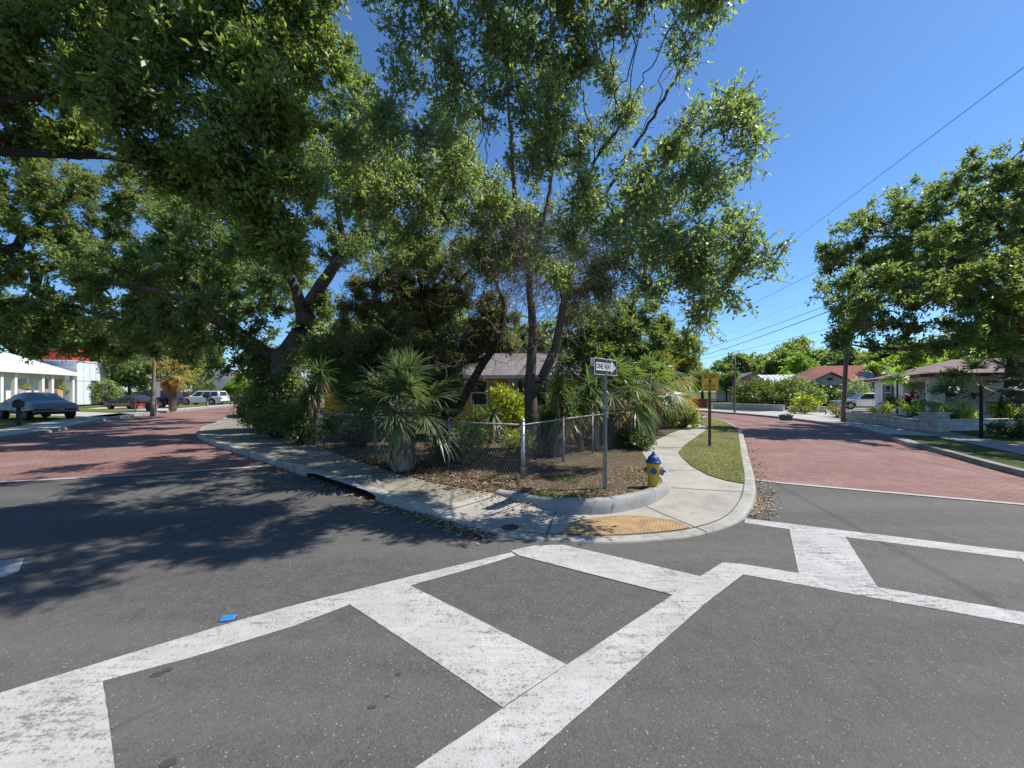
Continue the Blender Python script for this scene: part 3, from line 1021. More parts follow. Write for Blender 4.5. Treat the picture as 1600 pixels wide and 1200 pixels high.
def bush(name, label, cat, c, rad, n, L, W, mat, seed=3, group=None, stems=8, stem_m=None, flat=.0):
    """leaf clumps on branching stems inside an uneven dome"""
    r = np.random.default_rng(seed)
    c = np.array(c, float); rad = np.array(rad, float)
    root = thing(name, label, cat, (c[0], c[1], c[2] - rad[2]), 0, group)
    nc = max(8, n // 45)
    u = unit(r.normal(size=(nc, 3)) * np.array([1, 1, 1.0])); u[:, 2] = np.abs(u[:, 2]) * 1.5 - .7
    u = unit(u)
    cen = c + u * rad * r.uniform(.55, 1.05, (nc, 1))
    idx = r.integers(0, nc, n)
    cs = .33 * rad.min() + .1
    pos = cen[idx] + r.normal(0, .4, (n, 3)) * cs
    ax = unit(u[idx] * .6 + r.normal(0, .7, (n, 3)))
    nm = unit(u[idx] * .5 + r.normal(0, .7, (n, 3)) + np.array([0, 0, .4]))
    s = r.uniform(.6, 1.3, n)
    v, f = leaf_quads(pos, ax, nm, L * s, W * s)
    link_mesh("foliage", np_mesh("foliage", v, f), mat, root)
    foot = c + np.array([0, 0, -rad[2]])
    k = min(nc, 40)
    p = np.tile(foot, (k, 1)) + r.normal(0, .12, (k, 3)) * np.array([rad[0], rad[1], 0]); 
    v, f = sticks(p, cen[:k], np.full(k, .012 + .004 * rad.max()))
    link_mesh("stem", np_mesh("stem", v, f), stem_m or BARK_D, root)
    return root

def blades(org, ax, L, W, r, bend=.5, segs=3, up=np.array([0, 0, 1.])):
    """tapering drooping strap leaves; org, ax (N,3)"""
    n = len(org)
    ax = unit(ax)
    side = unit(np.cross(ax, up + r.normal(0, .15, (n, 3))))
    L = np.broadcast_to(np.asarray(L, float), (n,)); W = np.broadcast_to(np.asarray(W, float), (n,))
    bend = np.broadcast_to(np.asarray(bend, float), (n,))
    vs = []
    for k in range(segs + 1):
        t = k / segs
        p = org + ax * (L * t)[:, None]
        p[:, 2] -= bend * L * t * t
        w = W * (1.0 if k == 0 else (1.15 - .25 * t if k < segs else .08)) * .5
        vs.append(p - side * w[:, None]); vs.append(p + side * w[:, None])
    V = np.stack(vs, 1).reshape(-1, 3)
    m = 2 * (segs + 1)
    b = np.arange(n)[:, None] * m
    F = np.concatenate([np.stack([b[:, 0] + 2 * k, b[:, 0] + 2 * k + 1, b[:, 0] + 2 * k + 3, b[:, 0] + 2 * k + 2], 1) for k in range(segs)])
    return V, F

def frond(base, d, petiole, fan, nl, r, droop=.5, costa=.35, wid=.035):
    """costapalmate fan leaf: arching stalk plus folded leaflets with hanging tips"""
    base = np.array(base, float); d = np.array(d, float) / np.linalg.norm(d)
    # stalk points
    pts = []
    p = base.copy(); dd = d.copy()
    for k in range(5):
        pts.append(p.copy())
        p = p + dd * petiole / 4
        dd = dd + np.array([0, 0, -.10 * droop]); dd /= np.linalg.norm(dd)
    hub = pts[-1]
    side = np.cross(dd, np.array([0, 0, 1.])); 
    if np.linalg.norm(side) < .1: side = np.array([1., 0, 0])
    side /= np.linalg.norm(side)
    nrm = np.cross(side, dd)
    roll = r.normal(0, .35)
    side, nrm = side * math.cos(roll) + nrm * math.sin(roll), nrm * math.cos(roll) - side * math.sin(roll)
    a = np.linspace(-2.0, 2.0, nl) + r.normal(0, .03, nl)
    ax = dd[None] * np.cos(a)[:, None] + side[None] * np.sin(a)[:, None] + nrm[None] * (.28 * np.abs(np.sin(a)) + r.normal(0, .05, nl))[:, None]
    o = hub[None] + dd[None] * (costa * fan * np.clip(np.cos(a), 0, 1))[:, None] * .6
    L = fan * (.72 + .28 * np.cos(a)) * r.uniform(.9, 1.08, nl)
    V, F = blades(o, ax, L, wid, r, bend=droop * r.uniform(.35, .9, nl), segs=4, up=nrm)
    pm = MB(); pm.tube(pts, [.016, .013, .011, .009, .007], 5)
    return V, F, np.array(pm.v), pm.f[:20]

def palm(name, label, base, trunk_h, trunk_r, n_fronds, petiole, fan, nl, seed, mat_leaf, group=None, boots=True, dead=6, dead_m=None, lean=(0, 0), el_rng=(-.5, 1.35), wid=.035, droop=.55, cat="palm"):
    r = np.random.default_rng(seed)
    root = thing(name, label, cat, base, 0, group)
    base = np.array(base, float)
    top = base + np.array([lean[0], lean[1], trunk_h])
    mb = MB()
    n = 7
    pts = [base + (top - base) * k / (n - 1) for k in range(n)]
    mb.tube(pts, [trunk_r * (1.15 - .25 * k / (n - 1)) for k in range(n)], 12)
    if boots:   # criss-crossed old leaf bases
        rows = max(4, int(trunk_h / .11))
        for i in range(rows):
            t = (i + .5) / rows
            c = base + (top - base) * t
            m = 9
            for k in range(m):
                a = 2 * math.pi * (k + .5 * (i % 2)) / m + r.normal(0, .06)
                o = np.array([math.cos(a), math.sin(a), 0]); tn = np.array([-o[1], o[0], 0])
                rr = trunk_r * (1.1 - .2 * t)
                p0 = c + o * rr * .9 + np.array([0, 0, -.06]); 
                sgn = 1 if r.random() > .5 else -1
                p1 = c + o * (rr + .06 + .03 * r.random()) + np.array([0, 0, .16]) + tn * .05 * sgn
                mb.beam(p0, p1, .055, .022)
    mb.build("trunk", BOOT if boots else (BARK_D if mat_leaf is PALM_D else BARK_P), root)
    Vs = []; Fs = []; b = 0; SV = []; SF = []; sb = 0
    for i in range(n_fronds):
        az = i * 2.399963 + r.normal(0, .2)
        e = el_rng[0] + (el_rng[1] - el_rng[0]) * ((i + .5) / n_fronds) + r.normal(0, .08)
        d = (math.cos(az) * math.cos(e), math.sin(az) * math.cos(e), math.sin(e))
        V, F, sv, sf = frond(top + np.array([d[0] * .08, d[1] * .08, -.12 + .12 * i / n_fronds]), d, petiole * r.uniform(.8, 1.15), fan * r.uniform(.85, 1.1), nl, r, droop * (1.25 - .5 * i / n_fronds), wid=wid)
        Vs.append(V); Fs.append(F + b); b += len(V)
        SV.append(sv); SF += [[x + sb for x in q] for q in sf if len(q) == 4]; sb += len(sv)
    crown = link_mesh("crown", np_mesh("crown", np.vstack(Vs), np.vstack(Fs)), mat_leaf, root)
    link_mesh("leaf_stalk", np_mesh("leaf_stalk", np.vstack(SV), np.array(SF), True), STALK, root)
    if dead:
        Vs = []; Fs = []; b = 0
        for i in range(dead):
            az = i * 2.4 + r.normal(0, .3); e = r.uniform(-1.35, -.85)
            d = (math.cos(az) * math.cos(e), math.sin(az) * math.cos(e), math.sin(e))
            V, F, sv, sf = frond(top + np.array([d[0] * trunk_r, d[1] * trunk_r, -.15]), d, petiole * .5, fan * .85, nl, r, .3, wid=wid)
            Vs.append(V); Fs.append(F + b); b += len(V)
        link_mesh("dead_fronds", np_mesh("dead_fronds", np.vstack(Vs), np.vstack(Fs)), dead_m or DEADFROND, root)
    return root

def yucca(name, label, base, heads, seed, L=.55, nl=70, group=None, W=.045, dead=True):
    """sword leaved rosettes on bare stems; heads = [(dx,dy,z)]"""
    r = np.random.default_rng(seed)
    root = thing(name, label, "yucca", base, 0, group)
    base = np.array(base, float)
    Vs = []; Fs = []; b = 0; DV = []; DF = []; db = 0
    for h in heads:
        top = base + np.array(h)
        mid = base + np.array([h[0] * .7, h[1] * .7, h[2] * .5])
        mb = MB(); mb.tube([base + r.normal(0, .05, 3) * np.array([1, 1, 0]), mid, top], [.075, .06, .05], 7)
        mb.build("stem", BARK_P, root)
        e = np.arcsin(np.clip(r.uniform(-.75, 1, nl), -1, 1)); az = r.uniform(0, 2 * np.pi, nl)
        d = np.stack([np.cos(az) * np.cos(e), np.sin(az) * np.cos(e), np.sin(e)], 1)
        V, F = blades(top + np.stack([0 * az, 0 * az, r.uniform(-.25, .12, nl)], 1), d, L * r.uniform(.75, 1.15, nl), W, r, bend=.12 + .25 * (1 - np.abs(np.sin(e))) * r.random(nl), segs=3)
        Vs.append(V); Fs.append(F + b); b += len(V)
        if dead:
            m = nl // 2
            az = r.uniform(0, 2 * np.pi, m); e = r.uniform(-1.5, -.9, m)
            d = np.stack([np.cos(az) * np.cos(e), np.sin(az) * np.cos(e), np.sin(e)], 1)
            V, F = blades(top + np.stack([0 * az, 0 * az, r.uniform(-.4, -.1, m)], 1), d, L * .9, W * .8, r, bend=.05, segs=2)
            DV.append(V); DF.append(F + db); db += len(V)
    link_mesh("leaf_rosettes", np_mesh("leaf_rosettes", np.vstack(Vs), np.vstack(Fs)), YUCCA_M, root)
    if dead: link_mesh("dead_leaves", np_mesh("dead_leaves", np.vstack(DV), np.vstack(DF)), DEADFROND, root)
    return root

BARK_O = m_bark("oak_bark", (.055, .045, .036), (.15, .125, .1))
BARK_L = m_bark("laurel_bark", (.055, .045, .037), (.15, .12, .098))
BARK_D = m_bark("dark_bark", (.025, .02, .016), (.06, .048, .038))
BARK_P = m_bark("palm_bark", (.12, .1, .08), (.24, .2, .16))
BOOT = m_bark("palm_boots", (.14, .11, .08), (.33, .28, .22), 3, .6)
STALK = simple("palm_stalk", (.12, .16, .04), (.2, .19, .07), .5)
bare_m = simple("dead_twig", (.2, .17, .14), (.3, .265, .22), .9)
LEAF_T1 = m_leaf("laurel_leaf", (.1, .14, .055), (.185, .22, .105), .5, .5, odd=(.06, (.2, .22, .05)), spec=.8)
LEAF_NEAR = m_leaf("near_leaf", (.072, .105, .026), (.17, .205, .06), .48, .42, odd=(.04, (.2, .16, .04)), spec=.5)
LEAF_OAK = m_leaf("oak_leaf", (.075, .112, .034), (.16, .195, .075), .47, .45, spec=.7)
LEAF_FAR = m_leaf("far_leaf", (.085, .115, .036), (.175, .195, .075), .47, .5, spec=.35)
LEAF_LIGHT = m_leaf("bright_leaf", (.1, .16, .02), (.19, .26, .04), .45, .45)
LEAF_RT = m_leaf("street_oak_leaf", (.085, .12, .038), (.175, .205, .08), .47, .45, odd=(.08, (.18, .2, .06)))
LEAF_CEDAR = m_leaf("cedar_spray", (.12, .13, .06), (.22, .21, .11), .4, .7, odd=(.08, (.16, .12, .07)), spec=.2)
LEAF_BUSH = m_leaf("hedge_leaf", (.03, .055, .014), (.075, .11, .025), .3, .4)
LEAF_CROTON = m_leaf("croton_leaf", (.1, .14, .02), (.34, .34, .04), .4, .35)
LEAF_RED = m_leaf("ti_leaf", (.05, .012, .02), (.13, .025, .03), .3, .4)
PALM_M = m_leaf("sabal_leaf", (.06, .09, .03), (.13, .165, .055), .35, .42, spec=.45)
PALM_D = m_leaf("dark_fan_leaf", (.02, .035, .015), (.045, .065, .028), .2, .4)
YUCCA_M = m_leaf("yucca_leaf", (.04, .075, .024), (.11, .155, .05), .3, .4, spec=.45)
DEADFROND = m_leaf("dead_frond", (.2, .13, .06), (.42, .28, .12), .35, .7, tcol=(1.6, 1.4, 1.0))
PALM_Y = m_leaf("yellowing_leaf", (.16, .17, .04), (.42, .33, .07), .4, .45, tcol=(1.6, 1.4, 1.0))
# ------------------------------------------------------------------ trees
def lobes_from(rows, r, sq=.9):
    return [lob(x, y, rp, D, sq, .85) for x, y, rp, D in rows]
def tr(*pts):
    """pts (px,py,D,radius)"""
    return ([Q(p[0], p[1], p[2]) for p in pts], [p[3] for p in pts])

# central laurel oak inside the fence
T1_BASE = (.56, 10.5, .15)
t1_trunks = [
 ([T1_BASE, Q(831, 660, 10.5), Q(828, 600, 10.5), Q(833, 520, 10.6), Q(826, 430, 10.5), Q(806, 320, 10.3), Q(797, 200, 10.0), Q(790, 90, 9.6)], [.27, .21, .155, .12, .09, .07, .05, .03]),
 tr((838, 612, 10.5, .15), (868, 545, 10.4, .125), (880, 480, 10.2, .1), (893, 400, 10, .075), (905, 320, 9.8, .055), (935, 240, 9.6, .04), (990, 170, 9.4, .025)),
 tr((880, 470, 10.2, .065), (940, 425, 9.9, .055), (1000, 385, 9.6, .05), (1080, 360, 9.3, .03)),
 tr((893, 400, 10, .055), (930, 330, 9.8, .042), (985, 240, 9.6, .035), (1040, 150, 9.4, .035), (1075, 90, 9.3, .02)),
 tr((815, 350, 10.3, .08), (770, 290, 10, .06), (700, 250, 9.8, .04), (640, 220, 9.6, .025)),
 tr((828, 430, 10.5, .07), (860, 300, 10.8, .055), (870, 150, 10.6, .035)),
]
t1 = [(655,35,50,6.6),(690,70,40,6.8),(745,60,60,6.2),(820,60,70,6.4),(880,30,55,6.6),(940,20,45,6.6),(985,40,30,7),(1085,40,45,6.8),(1070,95,38,7),(1110,20,30,6.8),
 (860,150,65,5.9),(790,150,60,6.6),(720,130,45,6.4),(900,90,55,7),(1130,170,50,6.2),(1165,200,40,6),(1090,200,50,6.6),(1170,240,30,6),(1050,225,35,7.2),
 (925,300,70,6.4),(1000,290,55,6.4),(1075,290,50,6.2),(1010,335,50,6),(870,370,50,6.6),(900,390,45,6.8),(960,370,50,6.2),(1050,380,55,5.9),(1115,385,50,5.8),(1165,400,38,5.7),(1200,405,18,5.7),
 (1090,430,50,6),(1130,460,40,6),(1100,505,28,6.6),(1150,430,35,5.8),(830,250,60,7),(760,300,55,7.6),(700,270,55,7.4),
 (640,120,45,6.8),(590,160,45,6.8),(620,200,60,6.6),(560,240,60,7.2),(680,200,55,6.4),(600,290,55,7.8),(545,300,45,8.4),(660,330,45,8.4),
 (870,230,60,9),(960,200,45,9.4),(790,60,60,9.4),(700,180,55,10.4),(1020,440,40,8.4),(860,420,40,8.2),(1060,320,45,8.8),(950,120,30,9), (800,-60,90,6.4),(900,-90,90,6.6),(680,-60,70,6.4),(1060,-60,60,7),
 (760,-150,90,6),(600,-60,70,6.4),(960,-180,80,7),(1000,330,50,8.8),(1110,300,50,8.4),(760,400,45,9.6),(800,340,50,10.2),(900,460,35,10),(950,440,40,9.2),(1080,400,50,8.2),(1010,390,50,8.6),(1120,420,40,8.2),(1150,350,30,7.6),(640,350,45,10),(700,330,50,10.5),(740,370,45,11),(790,390,40,11.5),(680,395,40,11.5),(620,400,40,11),(840,360,45,11.5),(580,330,45,10.5),(560,400,38,12),(640,280,45,9.4),(720,220,50,9),(560,150,40,8.4),(530,260,45,9.6),(760,330,45,9.4),(690,300,45,9.8)]
T1_HIGH = [((1.6, 4.4, 7.6), (.5, .5, .35)), ((.9, 4.7, 7.5), (.6, .5, .4)), ((.2, 4.7, 7.4), (.6, .5, .4)), ((1.9, 5.2, 7.6), (.6, .5, .4)), ((2.6, 5.1, 7.3), (.5, .45, .35)), ((1.2, 5.4, 8.0), (.6, .5, .4)), ((3.2, 5.6, 7.9), (.5, .5, .4)), ((-.5, 5.0, 7.4), (.6, .5, .4)), ((-1.2, 4.9, 7.6), (.6, .5, .4))]
tree("laurel_oak", "tall open laurel oak with forked grey trunk standing inside the chain link fence corner", "tree", T1_BASE, t1_trunks, lobes_from([(x, y, .9 * q, D * (.9 if D < 7.5 else 1)) for x, y, q, D in t1], rng) + T1_HIGH,
     BARK_L, LEAF_T1, 160000, .077, .034, step=.21, n_per=34, thin=.017, tip=.005, seed=11, bare=(Q(830, 450, 10.3), (2.6, 2.2, 1.9), 1100, .3), clump=2.0, twig=.27, up=.15)

# big spreading oak on the left behind the palm
T2_BASE = (-9.6, 16.2, .15)
t2_trunks = [
 ([T2_BASE, Q(442, 640, 16), Q(440, 590, 16), Q(448, 550, 16)], [1.05, .85, .75, .7]),
 tr((446, 560, 16, .5), (470, 520, 15.8, .36), (482, 480, 15.6, .29), (500, 445, 15.4, .24), (530, 410, 15, .19), (565, 380, 14.6, .16), (610, 345, 14.2, .1)),
 tr((476, 500, 15.7, .25), (462, 450, 15.6, .2), (440, 415, 15.4, .17), (420, 395, 15, .12), (380, 360, 14.5, .08)),
 tr((444, 575, 16, .45), (405, 545, 15.6, .33), (360, 512, 15, .26), (310, 480, 14.5, .19), (250, 455, 14.2, .13), (180, 440, 14, .1)),
 tr((545, 398, 14.8, .15), (530, 350, 14.6, .12), (520, 250, 14, .08), (540, 130, 13.6, .05)),
 tr((360, 512, 15, .2), (320, 470, 15.6, .14), (270, 400, 16, .1), (240, 340, 16.5, .06)),
]
t2 = [(380,470,55,15),(350,530,45,14.5),(400,400,50,15),(440,360,50,14.5),(545,300,55,14),(500,330,50,14.6),(570,350,45,14),(520,230,60,13.8),(600,380,40,14),(320,500,55,14.5),
 (540,110,55,13.2),(490,170,55,13.4),(575,190,50,13.6),(530,380,35,15.5),(510,480,30,15.4),(300,440,60,15),(270,390,60,16),(220,430,60,14.5),(150,430,60,14.2),(330,380,60,16),
 (300,560,35,14.5),(245,520,55,14.2),(180,500,50,14),(360,580,22,15),(420,590,30,15.4),(390,560,35,15),(470,560,25,15.2),(460,600,25,15.2),(440,250,70,15),(340,300,70,16.5),(610,270,50,14),(480,60,60,13.5),(430,120,70,14.5),(405,505,40,15.6),(290,520,45,16.5),(350,430,50,15.5),(200,470,55,16),(330,400,60,20),(400,360,60,20),(300,470,55,21),(380,450,50,21),(350,330,60,19),(450,420,45,19),(270,340,60,19),(420,300,60,18),(240,430,60,19),(330,470,60,20),(280,450,60,23),(360,420,50,23),(430,430,60,24),(370,440,60,26),(320,420,60,24),(460,460,40,22),(400,380,60,25)]
tree("live_oak", "massive dark trunked live oak spreading over the left street behind the palm", "tree", T2_BASE, t2_trunks, lobes_from(t2, rng),
     BARK_O, LEAF_OAK, 175000, .14, .06, step=.42, n_per=34, thin=.02, tip=.009, seed=22, clump=1.3)

# near limb overhanging from the left, tree stands outside the frame
T4_BASE = (-18.2, 6.6, .13)
t4_trunks = [
 ([T4_BASE, (-18.0, 6.6, 2.2), (-16.6, 6.5, 4.2), (-13.0, 6.4, 5.4), (-9.6, 6.4, 5.7), Q(-30, 238, 6.6), Q(60, 238, 6.8), Q(170, 246, 6.9), Q(240, 262, 6.8)], [.5, .42, .34, .24, .14, .075, .065, .045, .03]),
 ([(-16.6, 6.5, 4.2), (-12.5, 6.3, 7.0), Q(-60, -30, 6.3), Q(160, 0, 6), Q(420, -10, 5.8)], [.2, .1, .045, .03, .02]),
 ([(-9.6, 6.3, 6.2), Q(100, 140, 6.2), Q(260, 150, 5.8), Q(400, 170, 5.5)], [.07, .045, .03, .02]),
 ([(-9.4, 6.4, 5.7), Q(-30, 238, 6.6), Q(170, 246, 6.9), Q(330, 262, 6.3), Q(420, 300, 6)], [.06, .05, .035, .03, .02]),
]
t4 = [(60,70,70,6),(140,50,70,6),(220,60,80,6),(310,60,80,5.8),(390,60,70,5.8),(460,50,50,6.2),(490,110,35,6.4),(70,160,60,6.6),(150,150,60,6),(230,160,70,5.6),(320,160,75,5.4),(410,150,65,5.6),(455,200,40,6),
 (250,240,50,6),(330,250,65,5.6),(410,250,60,5.6),(450,290,40,5.8),(390,330,50,5.8),(440,370,40,6),(455,420,22,6.2),(400,400,22,6.2),(185,300,15,5.6),(195,318,10,5.6),(30,215,30,6.8),(110,222,28,6.8),(330,300,40,6.2),(0,40,70,6.2),(-60,120,90,6.4),
 (150,-60,100,6),(350,-60,100,5.8),(480,-40,60,6),(0,-80,100,6.2),(-150,40,120,6.5),(500,20,30,6.4)]
tree("overhanging_oak", "near broadleaf oak whose dense limb hangs in from the upper left edge", "tree", T4_BASE, t4_trunks, lobes_from(t4, rng),
     BARK_D, LEAF_NEAR, 112000, .09, .04, step=.24, n_per=32, thin=.012, tip=.005, seed=44, twig=.28, clump=1.2)

# far left trees
T5_BASE = (-31, 19.5, .13)
t5 = [(20,300,60,21),(80,300,60,20),(140,320,70,21),(50,390,70,20),(130,400,60,20),(30,470,60,20),(100,470,60,20),(40,520,40,20),(100,525,35,20),(170,380,60,22),(210,330,55,22),(180,450,55,20),(260,350,60,22),(-40,350,90,19),(-60,480,80,19),(160,520,40,21),(60,260,45,22),(200,540,28,22),(-20,540,30,20),(60,550,22,20),(130,550,25,21),(165,545,25,22),(-30,430,60,20),(260,440,60,22),(240,500,50,22), (300,330,60,23),(230,290,50,23)]
tree("vine_draped_oak", "dense dark oak canopy hanging low over the covered car", "tree", T5_BASE, [([T5_BASE, (-30, 19.5, 4.5), Q(-20, 420, 20), Q(60, 350, 20.5)], [.5, .42, .3, .15]), tr((40, 430, 20, .28), (100, 410, 20.5, .2), (180, 430, 21, .12), (240, 400, 22, .06)), tr((40, 450, 20, .2), (120, 480, 20, .14), (190, 500, 20.5, .07))],
     lobes_from(t5, rng), BARK_D, LEAF_FAR, 130000, .16, .07, step=.5, n_per=36, thin=.03, tip=.01, seed=55, twig=.45, clump=1.0)

# dark red cedar in the yard between the palm and the house
T3_BASE = (-2.4, 13.6, .15)
t3 = [(600,430,40,13.4),(560,470,45,13.6),(640,455,50,13.2),(585,530,50,13.6),(655,520,55,13.2),(720,470,50,13),(705,545,45,13.2),(770,490,40,13.2),(540,540,35,14),(755,420,35,13),(690,420,45,13.4),(620,580,40,14),(560,590,30,14.2),(690,585,30,13.6),(790,540,25,13),(650,390,40,13.6),(720,390,35,13.4),(560,610,30,14),(600,600,35,14),(650,605,30,13.8),(700,615,25,13.8),(740,540,35,13.4),(670,470,50,14),(610,510,50,14.4),(530,520,40,14.6)]
tree("red_cedar", "dark feathery cedar with leaning black stems in front of the yellow house", "tree", T3_BASE, [
 ([T3_BASE, Q(700, 620, 13.5), Q(690, 560, 13.4), Q(665, 480, 13.3), Q(650, 410, 13.4)], [.2, .16, .13, .09, .04]),
 ([Q(712, 650, 13.5), Q(735, 600, 13.2), Q(760, 560, 12.9), Q(782, 528, 12.7), Q(790, 480, 12.8), Q(770, 430, 13)], [.17, .15, .13, .11, .07, .03]),
 tr((690, 570, 13.4, .1), (640, 540, 13.5, .07), (590, 500, 13.6, .04)),
 tr((668, 490, 13.3, .09), (710, 450, 13.2, .06), (740, 410, 13.1, .03)),
 tr((760, 560, 12.9, .06), (720, 570, 13, .045), (690, 590, 13.2, .02))],
 lobes_from(t3, rng), BARK_D, LEAF_CEDAR, 190000, .09, .027, step=.3, n_per=34, thin=.014, tip=.006, seed=33, twig=.3, clump=1.3,
 bare=(Q(700, 470, 13), (3.2, 1.4, 2.6), 420, .32))

T8_BASE = (-5.6, 14.6, .15)
t8 = [(520,575,30,14),(560,560,35,14.2),(600,570,35,14.4),(540,610,28,13.6),(585,615,30,13.8),(640,575,30,14.6),(610,630,26,13.6),(680,570,30,14.6),(660,610,28,14),(505,545,25,14.2),(700,600,22,14)]
tree("understory_tree", "low dense dark tree screening the left half of the yellow house", "tree", T8_BASE, [([T8_BASE, Q(565, 640, 14.5), Q(560, 600, 14.2), Q(575, 570, 14.3)], [.09, .08, .06, .03]), tr((566, 640, 14.5, .06), (620, 600, 14.4, .045), (665, 585, 14.5, .02))],
 lobes_from(t8, rng), BARK_D, LEAF_OAK, 60000, .1, .042, step=.25, n_per=30, thin=.014, tip=.006, seed=88, clump=1.3)

# broadleaf tree behind the right hand palms
T7_BASE = (4.6, 17.5, .15)
t7 = [(950,500,45,16),(1000,490,40,16.5),(1030,520,45,17),(1060,545,35,17.5),(985,545,45,16),(930,545,40,15.5),(905,500,35,15.5),(1045,580,30,18),(1075,570,22,18),(890,560,35,15),(1000,580,40,17),(960,580,35,16),(920,590,25,15)]
tree("yard_tree", "bushy mid green tree rising behind the row of cabbage palms", "tree", T7_BASE, [([T7_BASE, Q(955, 600, 17), Q(960, 540, 16.6), Q(985, 500, 16.6)], [.16, .13, .1, .05]), tr((958, 560, 16.7, .08), (1010, 545, 17, .05), (1050, 550, 17.5, .025))],
 lobes_from(t7, rng), BARK_O, LEAF_RT, 60000, .12, .045, step=.32, n_per=30, thin=.016, tip=.007, seed=77, clump=1.2)

# large oak on the right
T6_BASE = (24.5, 19.0, .12)
t6 = [(1310,400,38,17.5),(1345,360,45,17.5),(1390,335,48,17.5),(1440,315,50,17.5),(1490,300,50,17),(1540,275,45,17),(1585,250,45,16.5),(1640,240,60,16.5),(1330,460,45,16.5),(1385,420,50,16.5),(1450,390,60,16),(1520,370,65,16),(1590,340,70,16),(1660,350,80,15.5),
 (1310,520,36,15.5),(1325,480,40,15.2),(1350,440,45,15.5),(1370,490,45,15.3),(1300,455,35,15.6),(1355,500,45,15.5),(1420,480,55,15),(1490,460,60,14.5),(1560,450,65,14.5),(1630,450,80,14),(1390,535,28,15.5),(1440,535,40,15),(1500,525,35,14.5),(1560,520,40,14.5),(1620,530,50,14.5),
 (1480,380,55,20),(1560,400,60,21),(1420,440,50,20),(1600,280,50,20),(1540,490,50,19),(1300,440,22,17),(1700,260,80,17),(1720,420,90,15),(1350,430,45,18),(1470,350,55,18),(1560,310,55,17.5),(1430,400,55,18.5),(1500,430,60,18),(1590,420,60,18),(1340,500,35,17),(1760,380,90,11),(1850,420,90,10.5),(1720,460,70,11.5),(1900,350,100,9.5),(1950,480,80,10),(1800,300,100,12)]
tree("street_oak", "broad street oak filling the right edge above the brown roofed white house", "tree", T6_BASE, [
 ([T6_BASE, Q(1590, 600, 19), Q(1592, 540, 18.8), Q(1600, 470, 18.2), Q(1600, 380, 17.5)], [.5, .42, .38, .28, .15]),
 tr((1592, 545, 18.8, .28), (1540, 533, 18, .22), (1480, 535, 17, .16), (1420, 545, 16.4, .1), (1370, 545, 16, .06), (1330, 540, 16, .03)),
 tr((1598, 490, 18.4, .26), (1540, 440, 17.5, .18), (1480, 400, 17, .13), (1420, 370, 17, .08), (1370, 370, 17.3, .04)),
 tr((1600, 430, 18, .2), (1560, 350, 17.3, .12), (1520, 310, 17, .06)),
 tr((1595, 520, 18.6, .2), (1600, 470, 16.5, .12), (1560, 430, 15, .06)),
 tr((1540, 440, 17.5, .12), (1470, 450, 16.2, .08), (1390, 450, 16.2, .04))],
 lobes_from(t6, rng), BARK_O, LEAF_RT, 140000, .15, .064, step=.42, n_per=34, thin=.02, tip=.009, seed=66, clump=1.4)

# ---- trees further off: three seedlings of a kind, then copies
def far_proto(name, label, seed, hgt, wid, mat, n=9000, leaf=.42, cat="tree"):
    r = np.random.default_rng(seed)
    lb = []
    for k in range(15):
        a = r.uniform(0, 6.28); q = math.sqrt(r.random()) * wid * .72
        z = hgt * (.42 + .5 * r.random() * (1 - .5 * (q / wid) ** 2))
        s = wid * r.uniform(.24, .4)
        lb.append(((q * math.cos(a), q * math.sin(a), z), (s, s, s * .75)))
    tk = [([(0, 0, 0), (.1, 0, hgt * .25), (.0, .2, hgt * .5), (.2, .1, hgt * .75)], [hgt * .035, hgt * .028, hgt * .02, hgt * .01])]
    nodes, par, fix = grow(tk, lb, hgt * .06, 16, r)
    rad = pipe(par, fix, .02)
    root = thing(name, label, cat, (0, 0, 0))
    V, F = branch_mesh(nodes, par, rad, 5, .03)
    link_mesh("trunk", np_mesh("trunk", V, F, True), BARK_D, root)
    v, f, tw = foliage(nodes, par, rad, r, n, leaf, leaf * .5, .08, twig=leaf * 2.2, spread=.6, clump=.8)
    link_mesh("crown", np_mesh("crown", v, f), mat, root)
    return root
fpA = far_proto("oak_tree", "x", 101, 9, 5.0, LEAF_FAR, 11000, .42)
fpB = far_proto("oak_tree", "x", 102, 8, 4.2, LEAF_OAK, 11000, .36)
fpC = far_proto("oak_tree", "x", 103, 8, 4.0, LEAF_LIGHT, 9000, .36)
used = set()
def put(proto, loc, sc, rz, label, group=None):
    if id(proto) in used: o = copy_tree(proto)
    else: o = proto; used.add(id(proto))
    o.location = loc; o.scale = (sc[0], sc[0], sc[1]); o.rotation_euler = (0, 0, rz)
    o["label"] = label
    if group: o["group"] = group
    return o
def gx(px, D): return (px - 800) / 600 * D
GR = "round crowned oaks beyond the right hand houses"
put(fpB, (gx(1098, 66), 66, 0), (1.0, .75), 3.3, "dark oak crown directly behind the slow sign", GR)
put(fpA, (gx(1150, 78), 78, 0), (1.0, 1.05), .3, "dark oak crown just right of the slow sign beyond the far roofs", GR)
put(fpB, (gx(1195, 84), 84, 0), (1.5, 1.4), 1.3, "dark oak crown behind the grey gabled bungalow", GR)
put(fpA, (gx(1245, 88), 88, 0), (1.5, 1.55), 2.2, "tallest dark oak crown of the far tree line above the white metal roof", GR)
put(fpC, (gx(1258, 66), 66, 0), (1.15, 1.0), .6, "bright yellow green oak rising directly behind the white metal roof")
put(fpB, (gx(1325, 74), 74, 0), (1.6, 1.35), 2.9, "dark oak crown behind the red roofed bungalow", GR)
put(fpA, (gx(1415, 66), 66, 0), (1.5, 1.2), 4.0, "dark oak crown seen under the street oak left of the brown roof", GR)
put(fpC, (gx(1430, 46), 46, 0), (1.2, .85), 1.9, "sunlit yellow green tree behind the left end of the brown roof")
